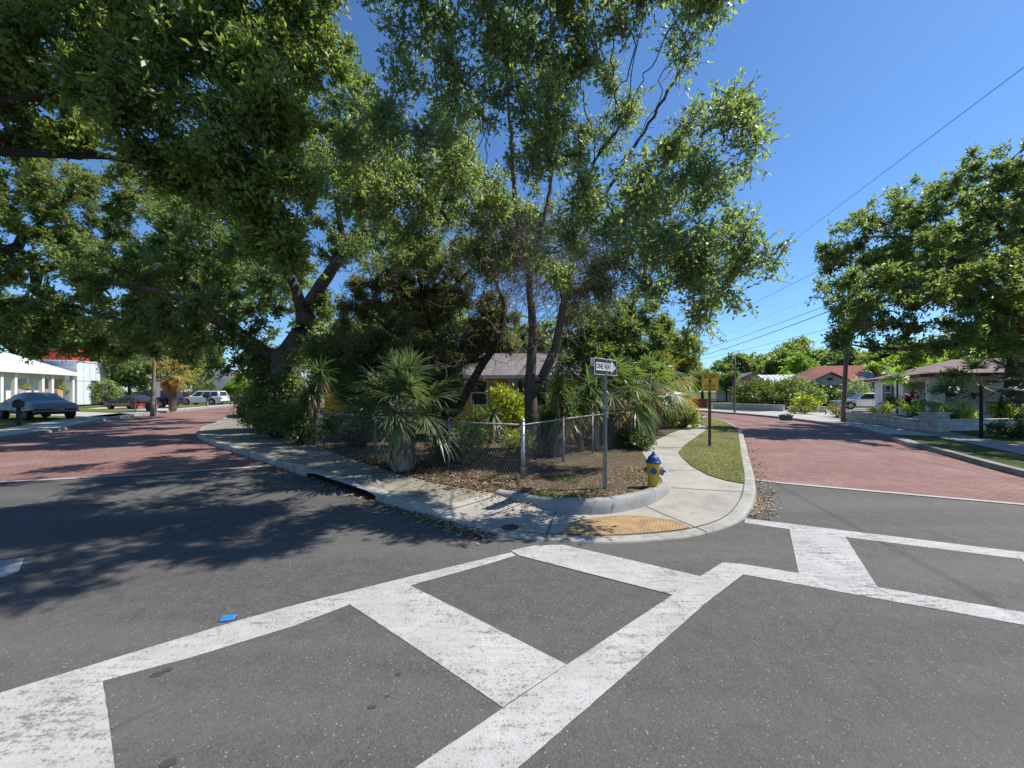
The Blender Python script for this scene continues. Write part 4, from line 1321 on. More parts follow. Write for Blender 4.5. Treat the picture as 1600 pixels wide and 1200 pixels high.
put(fpC, (gx(1515, 40), 40, 0), (1.1, .95), 3.3, "sunlit yellow green tree behind the ridge of the brown roof")
put(fpB, (gx(1580, 44), 44, 0), (1.5, 1.25), 5.1, "dark oak crown behind the right end of the brown roof", GR)
put(fpA, (gx(1700, 52), 52, 0), (1.6, 1.3), 5.6, "dark oak crown beyond the right frame edge behind the street oak", GR)
put(fpB, (gx(1135, 60), 60, 0), (.55, .62), 0.4, "small grey green street tree in front of the far columned porch")
GL = "shade trees along the far side of the left street"
put(fpA, (gx(20, 62), 62, .1), (1.9, 1.9), .9, "dark shade tree rising behind the white metal roof on the left", GL)
put(fpB, (gx(150, 66), 66, .1), (1.6, 1.7), 2.0, "dark shade tree rising behind the red rooftop box", GL)
put(fpB, (gx(203, 48), 48, .1), (.85, .9), 3.6, "low dark tree standing just right of the pale panelled house", GL)
put(fpA, (gx(245, 56), 56, .1), (1.35, 1.3), 4.4, "dark shade tree behind the black covered car", GL)
put(fpB, (gx(318, 72), 72, .1), (1.1, 1.5), 5.2, "shade tree with bare limbs against the sky above the white station wagon", GL)
put(fpC, (gx(372, 50), 50, .1), (.62, .5), .2, "low sunlit yellow green tree right of the diamond sign")
put(fpA, (gx(430, 70), 70, .1), (1.2, 1.1), 1.5, "dark shade tree far behind the parked vehicle by the hedge", GL)
GH = "trees behind the yellow house"
put(fpB, (gx(540, 34), 34, .1), (1.2, 1.1), 2.6, "dark tree behind the left end of the yellow house", GH)
put(fpA, (gx(650, 30), 30, .1), (1.0, 1.05), 3.9, "dark tree behind the middle of the yellow house roof", GH)
put(fpB, (gx(800, 31), 31, .1), (1.1, 1.0), 4.6, "dark tree behind the right end of the grey shingle roof", GH)
put(fpA, (gx(930, 27), 27, .1), (.85, .8), 5.5, "dark tree behind the palms, furthest right of those around the yellow house", GH)
put(fpB, (gx(1020, 30), 30, .1), (.75, .72), 1.1, "mid green tree beyond the palms beside the footpath bend")

PALM_G = m_leaf("grey_sabal_leaf", (.06, .085, .04), (.12, .145, .075), .3, .42, spec=.45)
# ---- palms and yuccas
palm("cabbage_palm", "young cabbage palm with boot covered trunk standing at the left fence", P(629, 734, .16), 1.25, .18, 34, .6, .64, 36, 5, PALM_G, dead=0, el_rng=(-.22, 1.45), wid=.027, droop=.5)
GP = "cabbage palms along the right fence"
for i, (px, py, D, h, nf, ml, dd, lab, sc) in enumerate([
  (962, 690, 11.4, 1.6, 18, PALM_M, 3, "cabbage palm directly behind the one way sign post", .75),
  (992, 690, 13.0, 1.75, 20, PALM_M, 6, "cabbage palm with shaggy trunk just behind the hydrant", .78),
  (1018, 680, 14.6, 1.95, 22, PALM_M, 9, "cabbage palm with a full dark head leaning over the footpath", .88),
  (1036, 672, 16.8, 2.0, 22, PALM_Y, 14, "cabbage palm with orange dead fronds hanging over the footpath", .92),
  (1050, 668, 18.8, 2.6, 22, PALM_M, 10, "cabbage palm nearest the slow sign at the end of the palm row", .95),
  (1000, 660, 16.6, 2.7, 22, PALM_M, 6, "taller cabbage palm rising behind the front palm row", .9)]):
    palm("cabbage_palm", lab, (gx(px, D), D, .15), h, .17, nf, .8 * sc, .85 * sc, 26, 60 + i, ml, group=GP, dead=dd, el_rng=(-.9, 1.35), wid=.04, droop=.7)
palm("windmill_palm", "dark fan palm on a thin trunk in front of the right garden wall", P(1533, 685, .12), 1.85, .045, 15, .7, .52, 20, 81, PALM_D, boots=False, dead=0, el_rng=(-.8, 1.2), wid=.04, droop=.15)
palm("fan_palm", "larger dark fan palm behind the wall at the right edge of the frame", (gx(1612, 18), 18, .2), 2.2, .12, 22, 1.0, .8, 24, 82, PALM_D, boots=False, dead=0, el_rng=(-.7, 1.2), wid=.05, droop=.2)
palm("street_palm", "palm with tan dead fronds beside the dark parked car on the left street", (gx(270, 31), 31, .13), 2.9, .17, 16, .8, .9, 22, 83, PALM_Y, dead=16, el_rng=(-.5, 1.2), wid=.06)
palm("porch_palm", "slim palm with a tuft of fronds beside the red shuttered window", (gx(1402, 23), 23, .2), 2.5, .05, 16, .35, .55, 16, 84, LEAF_LIGHT, boots=False, dead=0, el_rng=(-.6, 1.2), wid=.05)
GY = "yuccas inside the chain link fence"
yucca("yucca", "tall yucca with spiky heads beside the massive oak trunk", (gx(488, 11.5), 11.5, .15), [(0, 0, 1.7), (.2, .1, 2.25), (-.25, .1, 1.25)], 91, .62, 80, GY)
yucca("yucca", "yucca right of the forked trunk behind the fence corner", (gx(872, 9.1), 9.1, .15), [(0, 0, 1.75), (.22, .1, 1.25), (-.1, .15, 1.0)], 92, .6, 80, GY)
yucca("yucca", "yucca with drooping dark blades left of the one way sign", (gx(905, 9.9), 9.9, .15), [(0, 0, 1.35), (.3, .1, 1.75)], 93, .62, 75, GY)
yucca("yucca", "yucca with a hanging skirt of brown dead blades at the one way sign", (gx(928, 10.3), 10.3, .15), [(0, 0, 1.35), (.15, .3, 1.95)], 94, .6, 85, GY)
yucca("yucca", "yucca with bright upright blades above the one way sign", (gx(966, 11.8), 11.8, .15), [(0, 0, 2.25), (.3, .1, 1.7), (-.3, 0, 1.75)], 95, .66, 80, GY)
yucca("yucca", "dark spiky yucca under the windows of the yellow house", (gx(768, 11.4), 11.4, .15), [(0, 0, .95), (-.5, .2, .75)], 96, .6, 70, GY)

yucca("yucca", "low yucca clump between the forked trunk and the fence rail", (gx(848, 9.4), 9.4, .15), [(0, 0, .8), (.25, .2, 1.2)], 97, .55, 70, GY)
yucca("yucca", "yucca cluster deep in the bed behind the brown skirted yucca", (gx(940, 12.2), 12.2, .15), [(0, 0, 1.6), (.35, 0, 2.1), (-.35, .1, 1.2)], 98, .65, 75, GY)
# ---- shrubs and hedges
bush("garden_shrub", "dark shrub filling the gap behind the yucca stems", "shrub", (gx(900, 12.5), 12.5, .9), (1.1, .6, .8), 2200, .11, .045, LEAF_BUSH, 51)
bush("garden_shrub", "dark shrub under the palms beyond the one way sign", "shrub", (gx(975, 14), 14, .8), (.9, .6, .7), 1700, .11, .045, LEAF_BUSH, 52)
bush("garden_shrub", "leafy shrub against the yellow wall at the left corner of the house", "shrub", (gx(590, 15.5), 15.5, 1.0), (1.2, .5, .9), 2200, .12, .05, LEAF_BUSH, 53)
bush("garden_shrub", "pale green fern like plants at the foot of the forked trunk", "shrub", (gx(815, 10.0), 10, .42), (.5, .35, .28), 700, .16, .03, LEAF_CROTON, 54)
bush("garden_shrub", "low weedy shrub along the fence line right of the palm boots", "shrub", (gx(720, 8.2), 8.2, .35), (.7, .25, .2), 900, .09, .035, LEAF_BUSH, 55)
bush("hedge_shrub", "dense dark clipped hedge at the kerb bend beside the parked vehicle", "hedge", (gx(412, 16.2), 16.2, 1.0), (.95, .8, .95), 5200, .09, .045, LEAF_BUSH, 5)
bush("hedge_shrub", "shaggy hedge top with painted-in sunlight over the left end of the fence", "hedge", (gx(438, 13.2), 13.2, .72), (.85, .7, .62), 4200, .09, .04, m_leaf("hedge_leaf_sun_tint", (.05, .08, .02), (.12, .15, .04), .3, .4), 6)  # paler copy of the hedge leaf, with sunlight put into its colour
bush("vine_shrub", "dark vine covered shrub climbing the fence left of the palm", "shrub", (gx(478, 11.6), 11.6, .65), (.75, .5, .55), 3000, .08, .04, LEAF_BUSH, 7)
bush("ivy_shrub", "dark ivy mound round the foot of the massive oak", "shrub", (gx(440, 15.6), 15.6, 1.3), (1.6, .9, 1.2), 5000, .12, .07, LEAF_OAK, 8)
bush("garden_shrub", "small pale leaved shrub in the yard behind the fence", "shrub", (gx(738, 9.8), 9.8, .5), (.55, .4, .36), 500, .14, .07, LEAF_LIGHT, 9)
bush("garden_shrub", "yellow green croton beside the white vase under the right window", "shrub", (gx(795, 12.5), 12.5, 1.15), (.65, .45, .75), 1300, .15, .06, LEAF_CROTON, 10)
bush("garden_shrub", "leafy shrub against the yellow wall left of the windows", "shrub", (gx(690, 13.2), 13.2, 1.2), (.6, .4, .9), 1300, .14, .05, LEAF_BUSH, 12)
bush("garden_shrub", "low dark shrub in the yard just right of the boot covered palm", "shrub", (gx(690, 8.6), 8.6, .42), (.4, .3, .28), 700, .1, .04, LEAF_BUSH, 13)
bush("garden_shrub", "broad dark shrub in the deep shade left of the palm", "shrub", (gx(560, 11), 11, .75), (1.0, .6, .6), 1900, .12, .05, LEAF_BUSH, 14)
bush("garden_shrub", "leafy green shrub spilling onto the footpath below the end palm", "shrub", (gx(1066, 17), 17, .6), (.6, .9, .5), 1900, .13, .06, m_leaf("spill_leaf", (.09, .14, .02), (.2, .24, .05), .35, .4), 15)
bush("garden_shrub", "low green shrub at the footpath edge behind the hydrant", "shrub", (gx(990, 10.6), 10.6, .4), (.5, .45, .22), 1500, .09, .035, LEAF_BUSH, 16)
bush("spreading_shrub", "wide mounded green shrub in front of the white metal roofed house", "shrub", (gx(1190, 37), 37, 1.3), (3.0, 2.0, 1.4), 4200, .28, .12, m_leaf("mound_leaf", (.05, .08, .015), (.14, .16, .03), .3, .45), 17)
bush("spreading_shrub", "taller dark green shrub beside the gabled carport", "shrub", (gx(1240, 37), 37, 1.4), (2.4, 2.0, 1.6), 4000, .28, .12, LEAF_OAK, 18)
bush("garden_shrub", "small spiky agave bed beside the green bin", "shrub", (gx(1256, 27.5), 27.5, .75), (.8, .6, .65), 900, .2, .07, LEAF_CROTON, 19)
bush("garden_shrub", "pale flowering shrub beside the silver sedan", "shrub", (gx(1335, 38), 38, 1.6), (1.4, 1, 1.3), 1800, .22, .12, m_leaf("pale_leaf", (.12, .16, .05), (.4, .42, .28), .3, .5), 20)
bush("garden_shrub", "dry brown shrub at the end of the white wall near the utility pole", "shrub", (gx(1307, 24), 24, .55), (.55, .4, .4), 700, .14, .05, m_leaf("dry_leaf", (.12, .11, .05), (.26, .22, .1), .3, .6), 21)
bush("garden_shrub", "dark shrub mass under the carport gable", "shrub", (gx(1293, 42), 42, 1.2), (2.0, 1.0, 1.1), 1800, .26, .12, LEAF_BUSH, 22)
GG = "plants in the bed behind the white garden wall"
bush("garden_plant", "red leaved ti plant in front of the white porch", "plant", (gx(1431, 21), 21, 1.0), (.42, .35, .6), 520, .3, .07, LEAF_RED, 23, GG)
bush("garden_plant", "feathery light green plant left of the urn pillar", "plant", (gx(1422, 19.5), 19.5, .85), (.45, .4, .4), 700, .22, .03, LEAF_LIGHT, 24, GG)
bush("garden_plant", "flat topped yellow green shrub left of the feathery plant", "plant", (gx(1378, 20.5), 20.5, .75), (.55, .4, .25), 700, .12, .05, LEAF_CROTON, 25, GG)
bush("garden_plant", "dark spiky plant under the red shuttered window", "plant", (gx(1390, 22), 22, 1.0), (.35, .3, .45), 420, .26, .05, PALM_D, 26, GG)
bush("garden_plant", "bright ferny plants right of the urn pillar", "plant", (gx(1490, 17.5), 17.5, .8), (.6, .5, .4), 900, .22, .04, LEAF_CROTON, 27, GG)
bush("garden_plant", "low dark green plant just right of the urn pillar", "plant", (gx(1476, 17), 17, .65), (.35, .3, .3), 500, .14, .06, LEAF_BUSH, 28, GG)
bush("garden_plant", "weedy light green plants at the right end of the bed", "plant", (gx(1580, 17.8), 17.8, .8), (.9, .5, .4), 900, .2, .04, LEAF_CROTON, 29, GG)
bush("garden_plant", "leafy garden tree crown over the ferny plants", "small tree", (gx(1488, 17.8), 17.8, 2.1), (.7, .6, .6), 1100, .13, .055, LEAF_FAR, 30)
bush("ground_plant", "dark low shrub on the verge at the right frame edge", "shrub", (gx(1590, 13.4), 13.4, .4), (.7, .5, .35), 1200, .12, .05, LEAF_BUSH, 31)
GF = "plants in front of the pale panelled house"
bush("garden_plant", "pale green shrub right of the black planter box", "shrub", (gx(168, 40), 40, 1.5), (1.3, 1, 1.6), 1500, .28, .12, m_leaf("pale_shrub", (.1, .14, .05), (.25, .28, .12), .3, .5), 32, GF)
bush("garden_shrub", "grey leaved shrub beside the white station wagon's tail", "shrub", (gx(372, 54), 54, 1.2), (2.6, 1, 1.4), 1500, .3, .14, m_leaf("grey_leaf", (.12, .13, .09), (.3, .3, .22), .3, .6), 33)
bush("garden_shrub", "leafy hedge mass behind the street palm", "shrub", (gx(300, 54), 54, 1.9), (5.5, 1.5, 2.1), 3200, .34, .16, LEAF_FAR, 34)
bush("garden_shrub", "dark shrub bank behind the black covered car", "shrub", (gx(195, 50), 50, 1.8), (4.5, 1.5, 2.2), 2600, .36, .16, LEAF_OAK, 35)

# ---- ground cover (uncountable)
def scatter_poly(poly, n, r):
    poly = np.asarray(poly); lo, hi = poly.min(0), poly.max(0); out = []
    while len(out) < n:
        p = lo + (hi - lo) * r.random(2)
        if inside(p, poly): out.append(p)
    return np.array(out)
r_ = np.random.default_rng(500)
p = scatter_poly(VER_POLY, 16000, r_)
keep = r_.random(len(p)) < np.clip(.35 + .75 * (np.sin(p[:, 0] * 2.1) * np.cos(p[:, 1] * 1.7) + .3), .15, 1)
p = p[keep]; n = len(p)
ax = unit(r_.normal(0, .55, (n, 3)) * np.array([1, 1, .2]) + np.array([0, 0, .8]))
V, F = blades(np.column_stack([p, np.full(n, .148)]), ax, r_.uniform(.03, .085, n), .007, r_, bend=.4, segs=2)
GRASS_B = m_leaf("grass_blade", (.13, .16, .04), (.24, .26, .08), .35, .5, odd=(.3, (.36, .3, .16)))
o = link_mesh("grass_blades", np_mesh("grass_blades", V, F), GRASS_B); tag(o, "short dry green grass blades covering the verge by the slow sign", "grass", kind="stuff")

def litter(name, label, pts, z, L, r, mat, lift=.012):
    n = len(pts)
    pos = np.column_stack([pts, z + r.uniform(.002, lift, n)])
    a = r.uniform(0, 6.28, n)
    ax = np.stack([np.cos(a), np.sin(a), r.normal(0, .22, n)], 1)
    nm = np.stack([r.normal(0, .35, n), r.normal(0, .35, n), np.ones(n)], 1)
    s = r.uniform(.6, 1.3, n)
    v, f = leaf_quads(pos, ax, nm, L * s, L * .42 * s, .14)
    o = link_mesh(name, np_mesh(name, v, f), mat)
    return tag(o, label, "fallen leaves", kind="stuff")
LITTER = m_leaf("fallen_leaf", (.13, .075, .04), (.4, .29, .17), .1, .7, odd=(.12, (.05, .03, .02)), tcol=(1.2, 1, .8))
# yard strip litter: along the inner edge of the path
ii = r_.integers(40, 195, 13000)
t = r_.random(13000) ** 1.3 * r_.uniform(.1, 1.0, 13000)
base_ = INN[ii]; nrm_ = inset(INN, 1.0)[ii] - INN[ii]
pp = base_ + nrm_ * (t * 3.2)[:, None] + r_.normal(0, .12, (13000, 2))
zz = zyard(pp) + .005
dkk = np.min(np.linalg.norm(pp[:, None] - rk[None, ::4], axis=2), axis=1)
zz = zz + np.clip(1 - dkk / .3, 0, 1) * .045
ok_ = np.linalg.norm(nrm_, axis=1) < 1.5
bedk = np.min(np.linalg.norm(pp[:, None] - rk[None, ::3], axis=2), axis=1) > .2
sidek = bedk & ~np.array([inside(q, np.vstack([OUT_I[100:215], INN[100:215][::-1]])) for q in pp]) & (np.min(np.linalg.norm(pp[:, None] - OUT[None, ::6], axis=2), axis=1) > .9)
ok_ = ok_ & sidek
litter("leaf_litter", "brown fallen leaves strewn over the shaded bed along the fence", pp[ok_], zz[ok_], .054, r_, LITTER, .02)
# leaves drifted on the path's inner edge and in the gutter
ii = r_.integers(50, 112, 700)
pp = INN[ii] + (OUT[ii] - INN[ii]) * (r_.random(700) ** 2.5 * .5)[:, None]
litter("leaf_litter", "fallen leaves drifted onto the left footpath", pp, zf(pp), .06, r_, LITTER)
ii = np.r_[r_.integers(58, 116, 1100), r_.integers(176, 232, 600)]
pp = inset(OUT, -1)[ii]; pp = OUT[ii] + (pp - OUT[ii]) * (np.abs(r_.normal(.05, .13, len(ii))) + .02)[:, None]
litter("leaf_litter", "brown leaves gathered in the gutter along the kerb", pp, np.full(len(pp), .008), .06, r_, LITTER)
pp = scatter_poly(VER_POLY, 900, r_)
litter("leaf_litter", "dry leaves scattered over the grass verge", pp, np.full(len(pp), .19), .05, r_, LITTER, .02)
# weeds in the bed behind the retaining kerb
ii = r_.integers(108, 192, 7500)
pp = INN[ii] + (inset(INN, 1.0)[ii] - INN[ii]) * (r_.random(7500) ** 1.7 * 1.6 + .1)[:, None] + r_.normal(0, .04, (7500, 2))
cl = np.sin(pp[:, 0] * 5.3) * np.cos(pp[:, 1] * 4.1) + np.sin(pp[:, 0] * 2.1 + 1)
pp = pp[(cl > -.25) & (np.min(np.linalg.norm(pp[:, None] - OUT[None, ::6], axis=2), axis=1) > 1.0) & (np.linalg.norm(pp - np.array([3.6, 8.5]), axis=1) > 1.2) ]
pp = pp[[not inside(q, np.vstack([OUT_I[112:210], INN[112:210][::-1]])) for q in pp]]
n = len(pp)
ax = unit(r_.normal(0, .6, (n, 3)) * np.array([1, 1, .2]) + np.array([0, 0, .8]))
V, F = blades(np.column_stack([pp, np.full(n, .17)]), ax, r_.uniform(.05, .14, n), .011, r_, bend=.5, segs=2)
o = link_mesh("grass_blades", np_mesh("grass_blades", V, F), m_leaf("weed_blade", (.05, .07, .018), (.12, .14, .035), .3, .5)); tag(o, "weedy grass tufts behind the curved retaining kerb", "grass", kind="stuff")
# ------------------------------------------------------------------ chain link fence
def fence():
    zb = .16; top = 1.13
    root = thing("chain_link_fence", "low galvanised chain link fence turning the corner of the shaded yard", "fence", (.19, 6.78, zb))
    legs = [[(.19, 6.78), (-1.25, 7.6), (-3.2, 9.0), (-5.4, 11.0), (-7.2, 13.0)], [(.19, 6.78), (1.12, 8.4), (2.0, 9.55), (3.3, 11.3), (4.6, 13.2), (6.0, 15.6)]]
    mb = MB(); mb.tube([(.19, 6.78, zb - .1), (.19, 6.78, 1.2)], .037, 12); mb.lathe([(.042, 0), (.042, .02), (.02, .045), (0, .05)], (.19, 6.78, 1.195), 12)
    for z in (.35, .65, .95, 1.12): mb.lathe([(.041, 0), (.043, .005), (.043, .018), (.041, .023)], (.19, 6.78, z), 12)
    mb.build("corner_post", GALV, root)
    for leg in legs:
        P_ = [np.array(p) for p in leg]
        mb = MB(); mb.tube([(p[0], p[1], top - .01 * (i % 2)) for i, p in enumerate(P_)], .019, 7, smooth=True); mb.build("top_rail", GALV_OLD, root)
        for p in P_[1:]:
            mb = MB(); mb.tube([(p[0], p[1], zb - .1), (p[0], p[1], top + .03)], .023, 8); mb.lathe([(.03, 0), (.03, .02), (.012, .04), (0, .045)], (p[0], p[1], top + .02), 8)
            mb.build("post", GALV_OLD, root)
        ps = []; qs = []
        for a, b in zip(P_[:-1], P_[1:]):
            ln = np.linalg.norm(b - a); hgt = top - .02 - (zb + .04)
            d = (b - a) / ln; n = int(ln / .062); ks = 14; dh = hgt / ks
            w = .031
            nx = np.array([-d[1], d[0]])
            # each wire zigzags up the fence, woven with its neighbour
            for i in range(n + 1):
                s0 = i * .062
                for k in range(ks):
                    sa = s0 + (w if k % 2 else 0); sb = s0 + (0 if k % 2 else w)
                    sg = .06 * math.sin(math.pi * s0 / ln) ** 2 * math.sin(math.pi * k / ks)
                    for m in (0, 1):
                        xa, xb = (sa, sb) if m == 0 else (s0 + 2 * w - (sa - s0), s0 + 2 * w - (sb - s0))
                        off = nx * (.002 if m else -.002) + nx * sg
                        pa = a + d * min(xa, ln) + off; pb = a + d * min(xb, ln) + off
                        ps.append((pa[0], pa[1], zb + .04 + k * dh)); qs.append((pb[0], pb[1], zb + .04 + (k + 1) * dh))
        ps = np.array(ps); qs = np.array(qs)
        v, f = sticks(ps, qs, np.full(len(ps), .0019))
        link_mesh("wire_mesh", np_mesh("wire_mesh", v, f), GALV_OLD, root)
    return root
fence()

# ------------------------------------------------------------------ lettering
def text_mesh(txt, size, extr=.0008, bold=.0, sx=1.0):
    cu = bpy.data.curves.new("lettering", 'FONT')
    cu.body = txt; cu.size = size; cu.extrude = extr; cu.offset = bold
    cu.align_x = 'CENTER'; cu.align_y = 'CENTER'
    cu.resolution_u = 2
    o = bpy.data.objects.new("lettering", cu); COL.objects.link(o)
    dg = bpy.context.evaluated_depsgraph_get()
    me = bpy.data.meshes.new_from_object(o.evaluated_get(dg))
    bpy.data.objects.remove(o); bpy.data.curves.remove(cu)
    me.materials.clear()
    me.transform(Matrix.Diagonal((sx, 1, 1, 1)))
    return me
def place_text(me, x, y, z, root, mat, name="lettering"):
    """text in local XZ plane facing -Y"""
    me.transform(Matrix.Translation((x, y, z)) @ Matrix.Rotation(R(90), 4, 'X'))
    return link_mesh(name, me, mat, root, world=False)
def rrect(w, h, r, n=4):
    pts = []
    for cx, cz, a0 in ((w / 2 - r, h / 2 - r, 0), (-w / 2 + r, h / 2 - r, 90), (-w / 2 + r, -h / 2 + r, 180), (w / 2 - r, -h / 2 + r, 270)):
        for k in range(n + 1):
            a = R(a0 + 90 * k / n); pts.append((cx + r * math.cos(a), cz + r * math.sin(a)))
    return pts
def upost(mb, z0, z1, w=.055, d=.03, t=.006):
    """U channel post"""
    mb.box((0, -d / 2 + t / 2, (z0 + z1) / 2), (w * .55, t, z1 - z0))
    for s in (-1, 1):
        mb.beam((s * w * .275, -d / 2, z0), (s * w * .275, -d / 2, z1), t, d)
        mb.box((s * (w * .275 + .010), d / 2, (z0 + z1) / 2), (.018, t, z1 - z0))
SIGN_BLACK = simple("sign_black", (.012, .012, .013), (.02, .02, .02), .45)
SIGN_WHITE = simple("sign_white", (.6, .6, .6), (.52, .52, .52), .4)
SIGN_YEL = simple("sign_yellow", (.82, .48, .02), (.74, .42, .015), .45)
ALU = simple("sign_aluminium", (.28, .3, .33), (.2, .22, .25), .5, metal=.5)

# ONE WAY sign
c = P(945, 763, .19)
rz = math.atan2(.59, .49)
root = thing("one_way_sign", "black and white ONE WAY arrow sign on a grey post in the corner bed", "road sign", (c[0], c[1], .14), rz)
mb = MB(); upost(mb, -.1, 2.1); 
mb.build("post", GALV_OLD, root, world=False)
W_, H_ = .78, .255; cz = 1.97
mb = MB(); mb.prism(rrect(W_, H_, .02), (0, -.02, cz), (1, 0, 0), (0, 0, 1), .004); mb.build("sign_face", SIGN_WHITE, root, world=False)
mb = MB(); mb.prism(rrect(W_ - .022, H_ - .022, .015), (0, -.0245, cz), (1, 0, 0), (0, 0, 1), .0015); mb.build("black_field", SIGN_BLACK, root, world=False)
mb = MB(); hw = .062
arrow = [(-W_ * .44, -hw), (W_ * .23, -hw), (W_ * .23, -.105), (W_ * .445, 0), (W_ * .23, .105), (W_ * .23, hw), (-W_ * .44, hw)]
mb.prism(arrow, (0, -.0265, cz), (1, 0, 0), (0, 0, 1), .0012); mb.build("arrow", SIGN_WHITE, root, world=False)
place_text(text_mesh("ONE WAY", .115, .0008, .0028, .93), -W_ * .105, -.0285, cz, root, SIGN_BLACK)
for dz in (.1, -.1):
    mb = MB(); mb.lathe([(.009, 0), (.009, .004), (.004, .006)], (0, -.026, cz + dz), 8, (0, -1, 0)); mb.build("bolt", GALV, root, world=False)
mb = MB(); mb.prism(rrect(W_, H_, .02), (-.005, .045, cz + .004), (1, 0, 0), (0, 0, 1), .004); mb.build("back_panel", ALU, root, world=False)

# SLOW children playing sign
c = P(1109, 697, .15)
root = thing("slow_sign", "yellow SLOW children playing sign on a dark green post in the grass verge", "road sign", (c[0], c[1], .12), R(-8))
gp = simple("green_post", (.045, .06, .05), (.1, .1, .09), .6, 20)
mb = MB(); upost(mb, -.1, 2.0, .075, .035); mb.build("post", gp, root, world=False)
w_, h_ = .48, .52; cz = 1.87
mb = MB(); mb.prism(rrect(w_, h_, .03), (0, -.024, cz), (1, 0, 0), (0, 0, 1), .004); mb.build("sign_face", SIGN_YEL, root, world=False)
mb = MB()
o_ = rrect(w_ - .012, h_ - .012, .028); i_ = rrect(w_ - .03, h_ - .03, .024); n = len(o_)
mb.add([(x, -.0295, cz + z) for x, z in o_] + [(x, -.0295, cz + z) for x, z in i_], [(k, (k + 1) % n, n + (k + 1) % n, n + k) for k in range(n)])
mb.build("border", SIGN_BLACK, root, world=False)
RED_L = simple("sign_dark_red", (.16, .02, .015), (.1, .015, .012), .5)
place_text(text_mesh("SLOW", .13, .0008, .004, .95), 0, -.03, cz + .165, root, RED_L)
place_text(text_mesh("CHILDREN", .072, .0008, .0015, .95), 0, -.03, cz - .1, root, RED_L)
place_text(text_mesh("PLAYING", .072, .0008, .0015, .95), 0, -.03, cz - .19, root, RED_L)
mb = MB()   # running child
y0 = -.0295
mb.prism([(.021 * math.cos(k * .63), .021 * math.sin(k * .63)) for k in range(10)], (.008, y0, cz + .072), (1, 0, 0), (0, 0, 1), .001)
mb.prism([(-.018, .05), (.02, .05), (.018, -.002), (-.014, -.002)], (0, y0, cz), (1, 0, 0), (0, 0, 1), .001)
mb.prism([(-.014, .0), (.004, .0), (-.018, -.035), (-.045, -.05), (-.048, -.04), (-.028, -.028)], (0, y0 - .0003, cz), (1, 0, 0), (0, 0, 1), .001)
mb.prism([(.002, .0), (.018, .0), (.03, -.03), (.024, -.062), (.012, -.06), (.016, -.03)], (0, y0 - .0003, cz), (1, 0, 0), (0, 0, 1), .001)
mb.prism([(.016, .048), (.045, .022), (.06, .03), (.058, .022), (.044, .01), (.014, .034)], (0, y0 - .0006, cz), (1, 0, 0), (0, 0, 1), .001)
mb.prism([(-.016, .048), (-.04, .02), (-.034, .0), (-.026, .0), (-.03, .018), (-.012, .032)], (0, y0 - .0006, cz), (1, 0, 0), (0, 0, 1), .001)
mb.build("child_symbol", SIGN_BLACK, root, world=False)

# ------------------------------------------------------------------ fire hydrant
c = P(1021, 763, .17)
root = thing("fire_hydrant", "yellow fire hydrant with blue bonnet and caps at the end of the retaining kerb", "fire hydrant", (c[0], c[1], .15), 0)
HY = simple("hydrant_yellow", (.6, .41, .02), (.4, .27, .03), .55, 11, bump=.1); HB = simple("hydrant_blue", (.015, .07, .27), (.012, .045, .16), .55, 11, bump=.1)
mb = MB(); mb.lathe([(.0, 0), (.115, 0), (.118, .02), (.1, .035), (.088, .05), (.086, .2), (.087, .33), (.094, .36), (.098, .4), (.096, .425), (.108, .43), (.108, .45), (.09, .452)], (0, 0, -.02), 24)
for k in range(8): mb.lathe([(.011, 0), (.011, .014), (.005, .018)], (.1 * math.cos(k * .785), .1 * math.sin(k * .785), .01), 6)
mb.build("barrel", HY, root, world=False)
mb = MB(); mb.lathe([(.117, 0), (.12, .008), (.12, .022), (.1, .03), (.096, .05), (.088, .08), (.068, .108), (.045, .122), (.04, .128), (.04, .135)], (0, 0, .43), 24)
for k in range(8): mb.lathe([(.011, 0), (.011, .014), (.005, .018)], (.108 * math.cos(k * .785), .108 * math.sin(k * .785), .452), 6)
bon = mb.build("bonnet", HB, root, world=False)
mb = MB(); mb.lathe([(.036, 0), (.034, .012), (.024, .016), (.022, .045), (.014, .05), (0, .05)], (0, 0, .56), 6, smooth=False); mb.build("operating_nut", HB, bon, world=False)
def nozzle(ang, r, out, z):
    ax = (math.cos(ang), math.sin(ang), 0)
    mb = MB(); mb.lathe([(r * .8, .06), (r * .95, .08), (r * .95, .08 + out * .35), (r * 1.18, .08 + out * .38), (r * 1.18, .08 + out * .5)], (0, 0, z), 18, ax); nz = mb.build("outlet", HY, root, world=False)
    mb = MB(); mb.lathe([(r * 1.12, .08 + out * .5), (r * 1.15, .08 + out * .52), (r * 1.12, .08 + out * .95), (r * .8, .08 + out * 1.05), (r * .34, .08 + out * 1.08), (r * .34, .08 + out * 1.5), (0, .08 + out * 1.5)], (0, 0, z), 12, ax, smooth=False)
    mb.build("cap", HB, nz, world=False)
nozzle(R(-107), .042, .05, .31); nozzle(R(-12), .06, .068, .3); nozzle(R(163), .042, .05, .31)

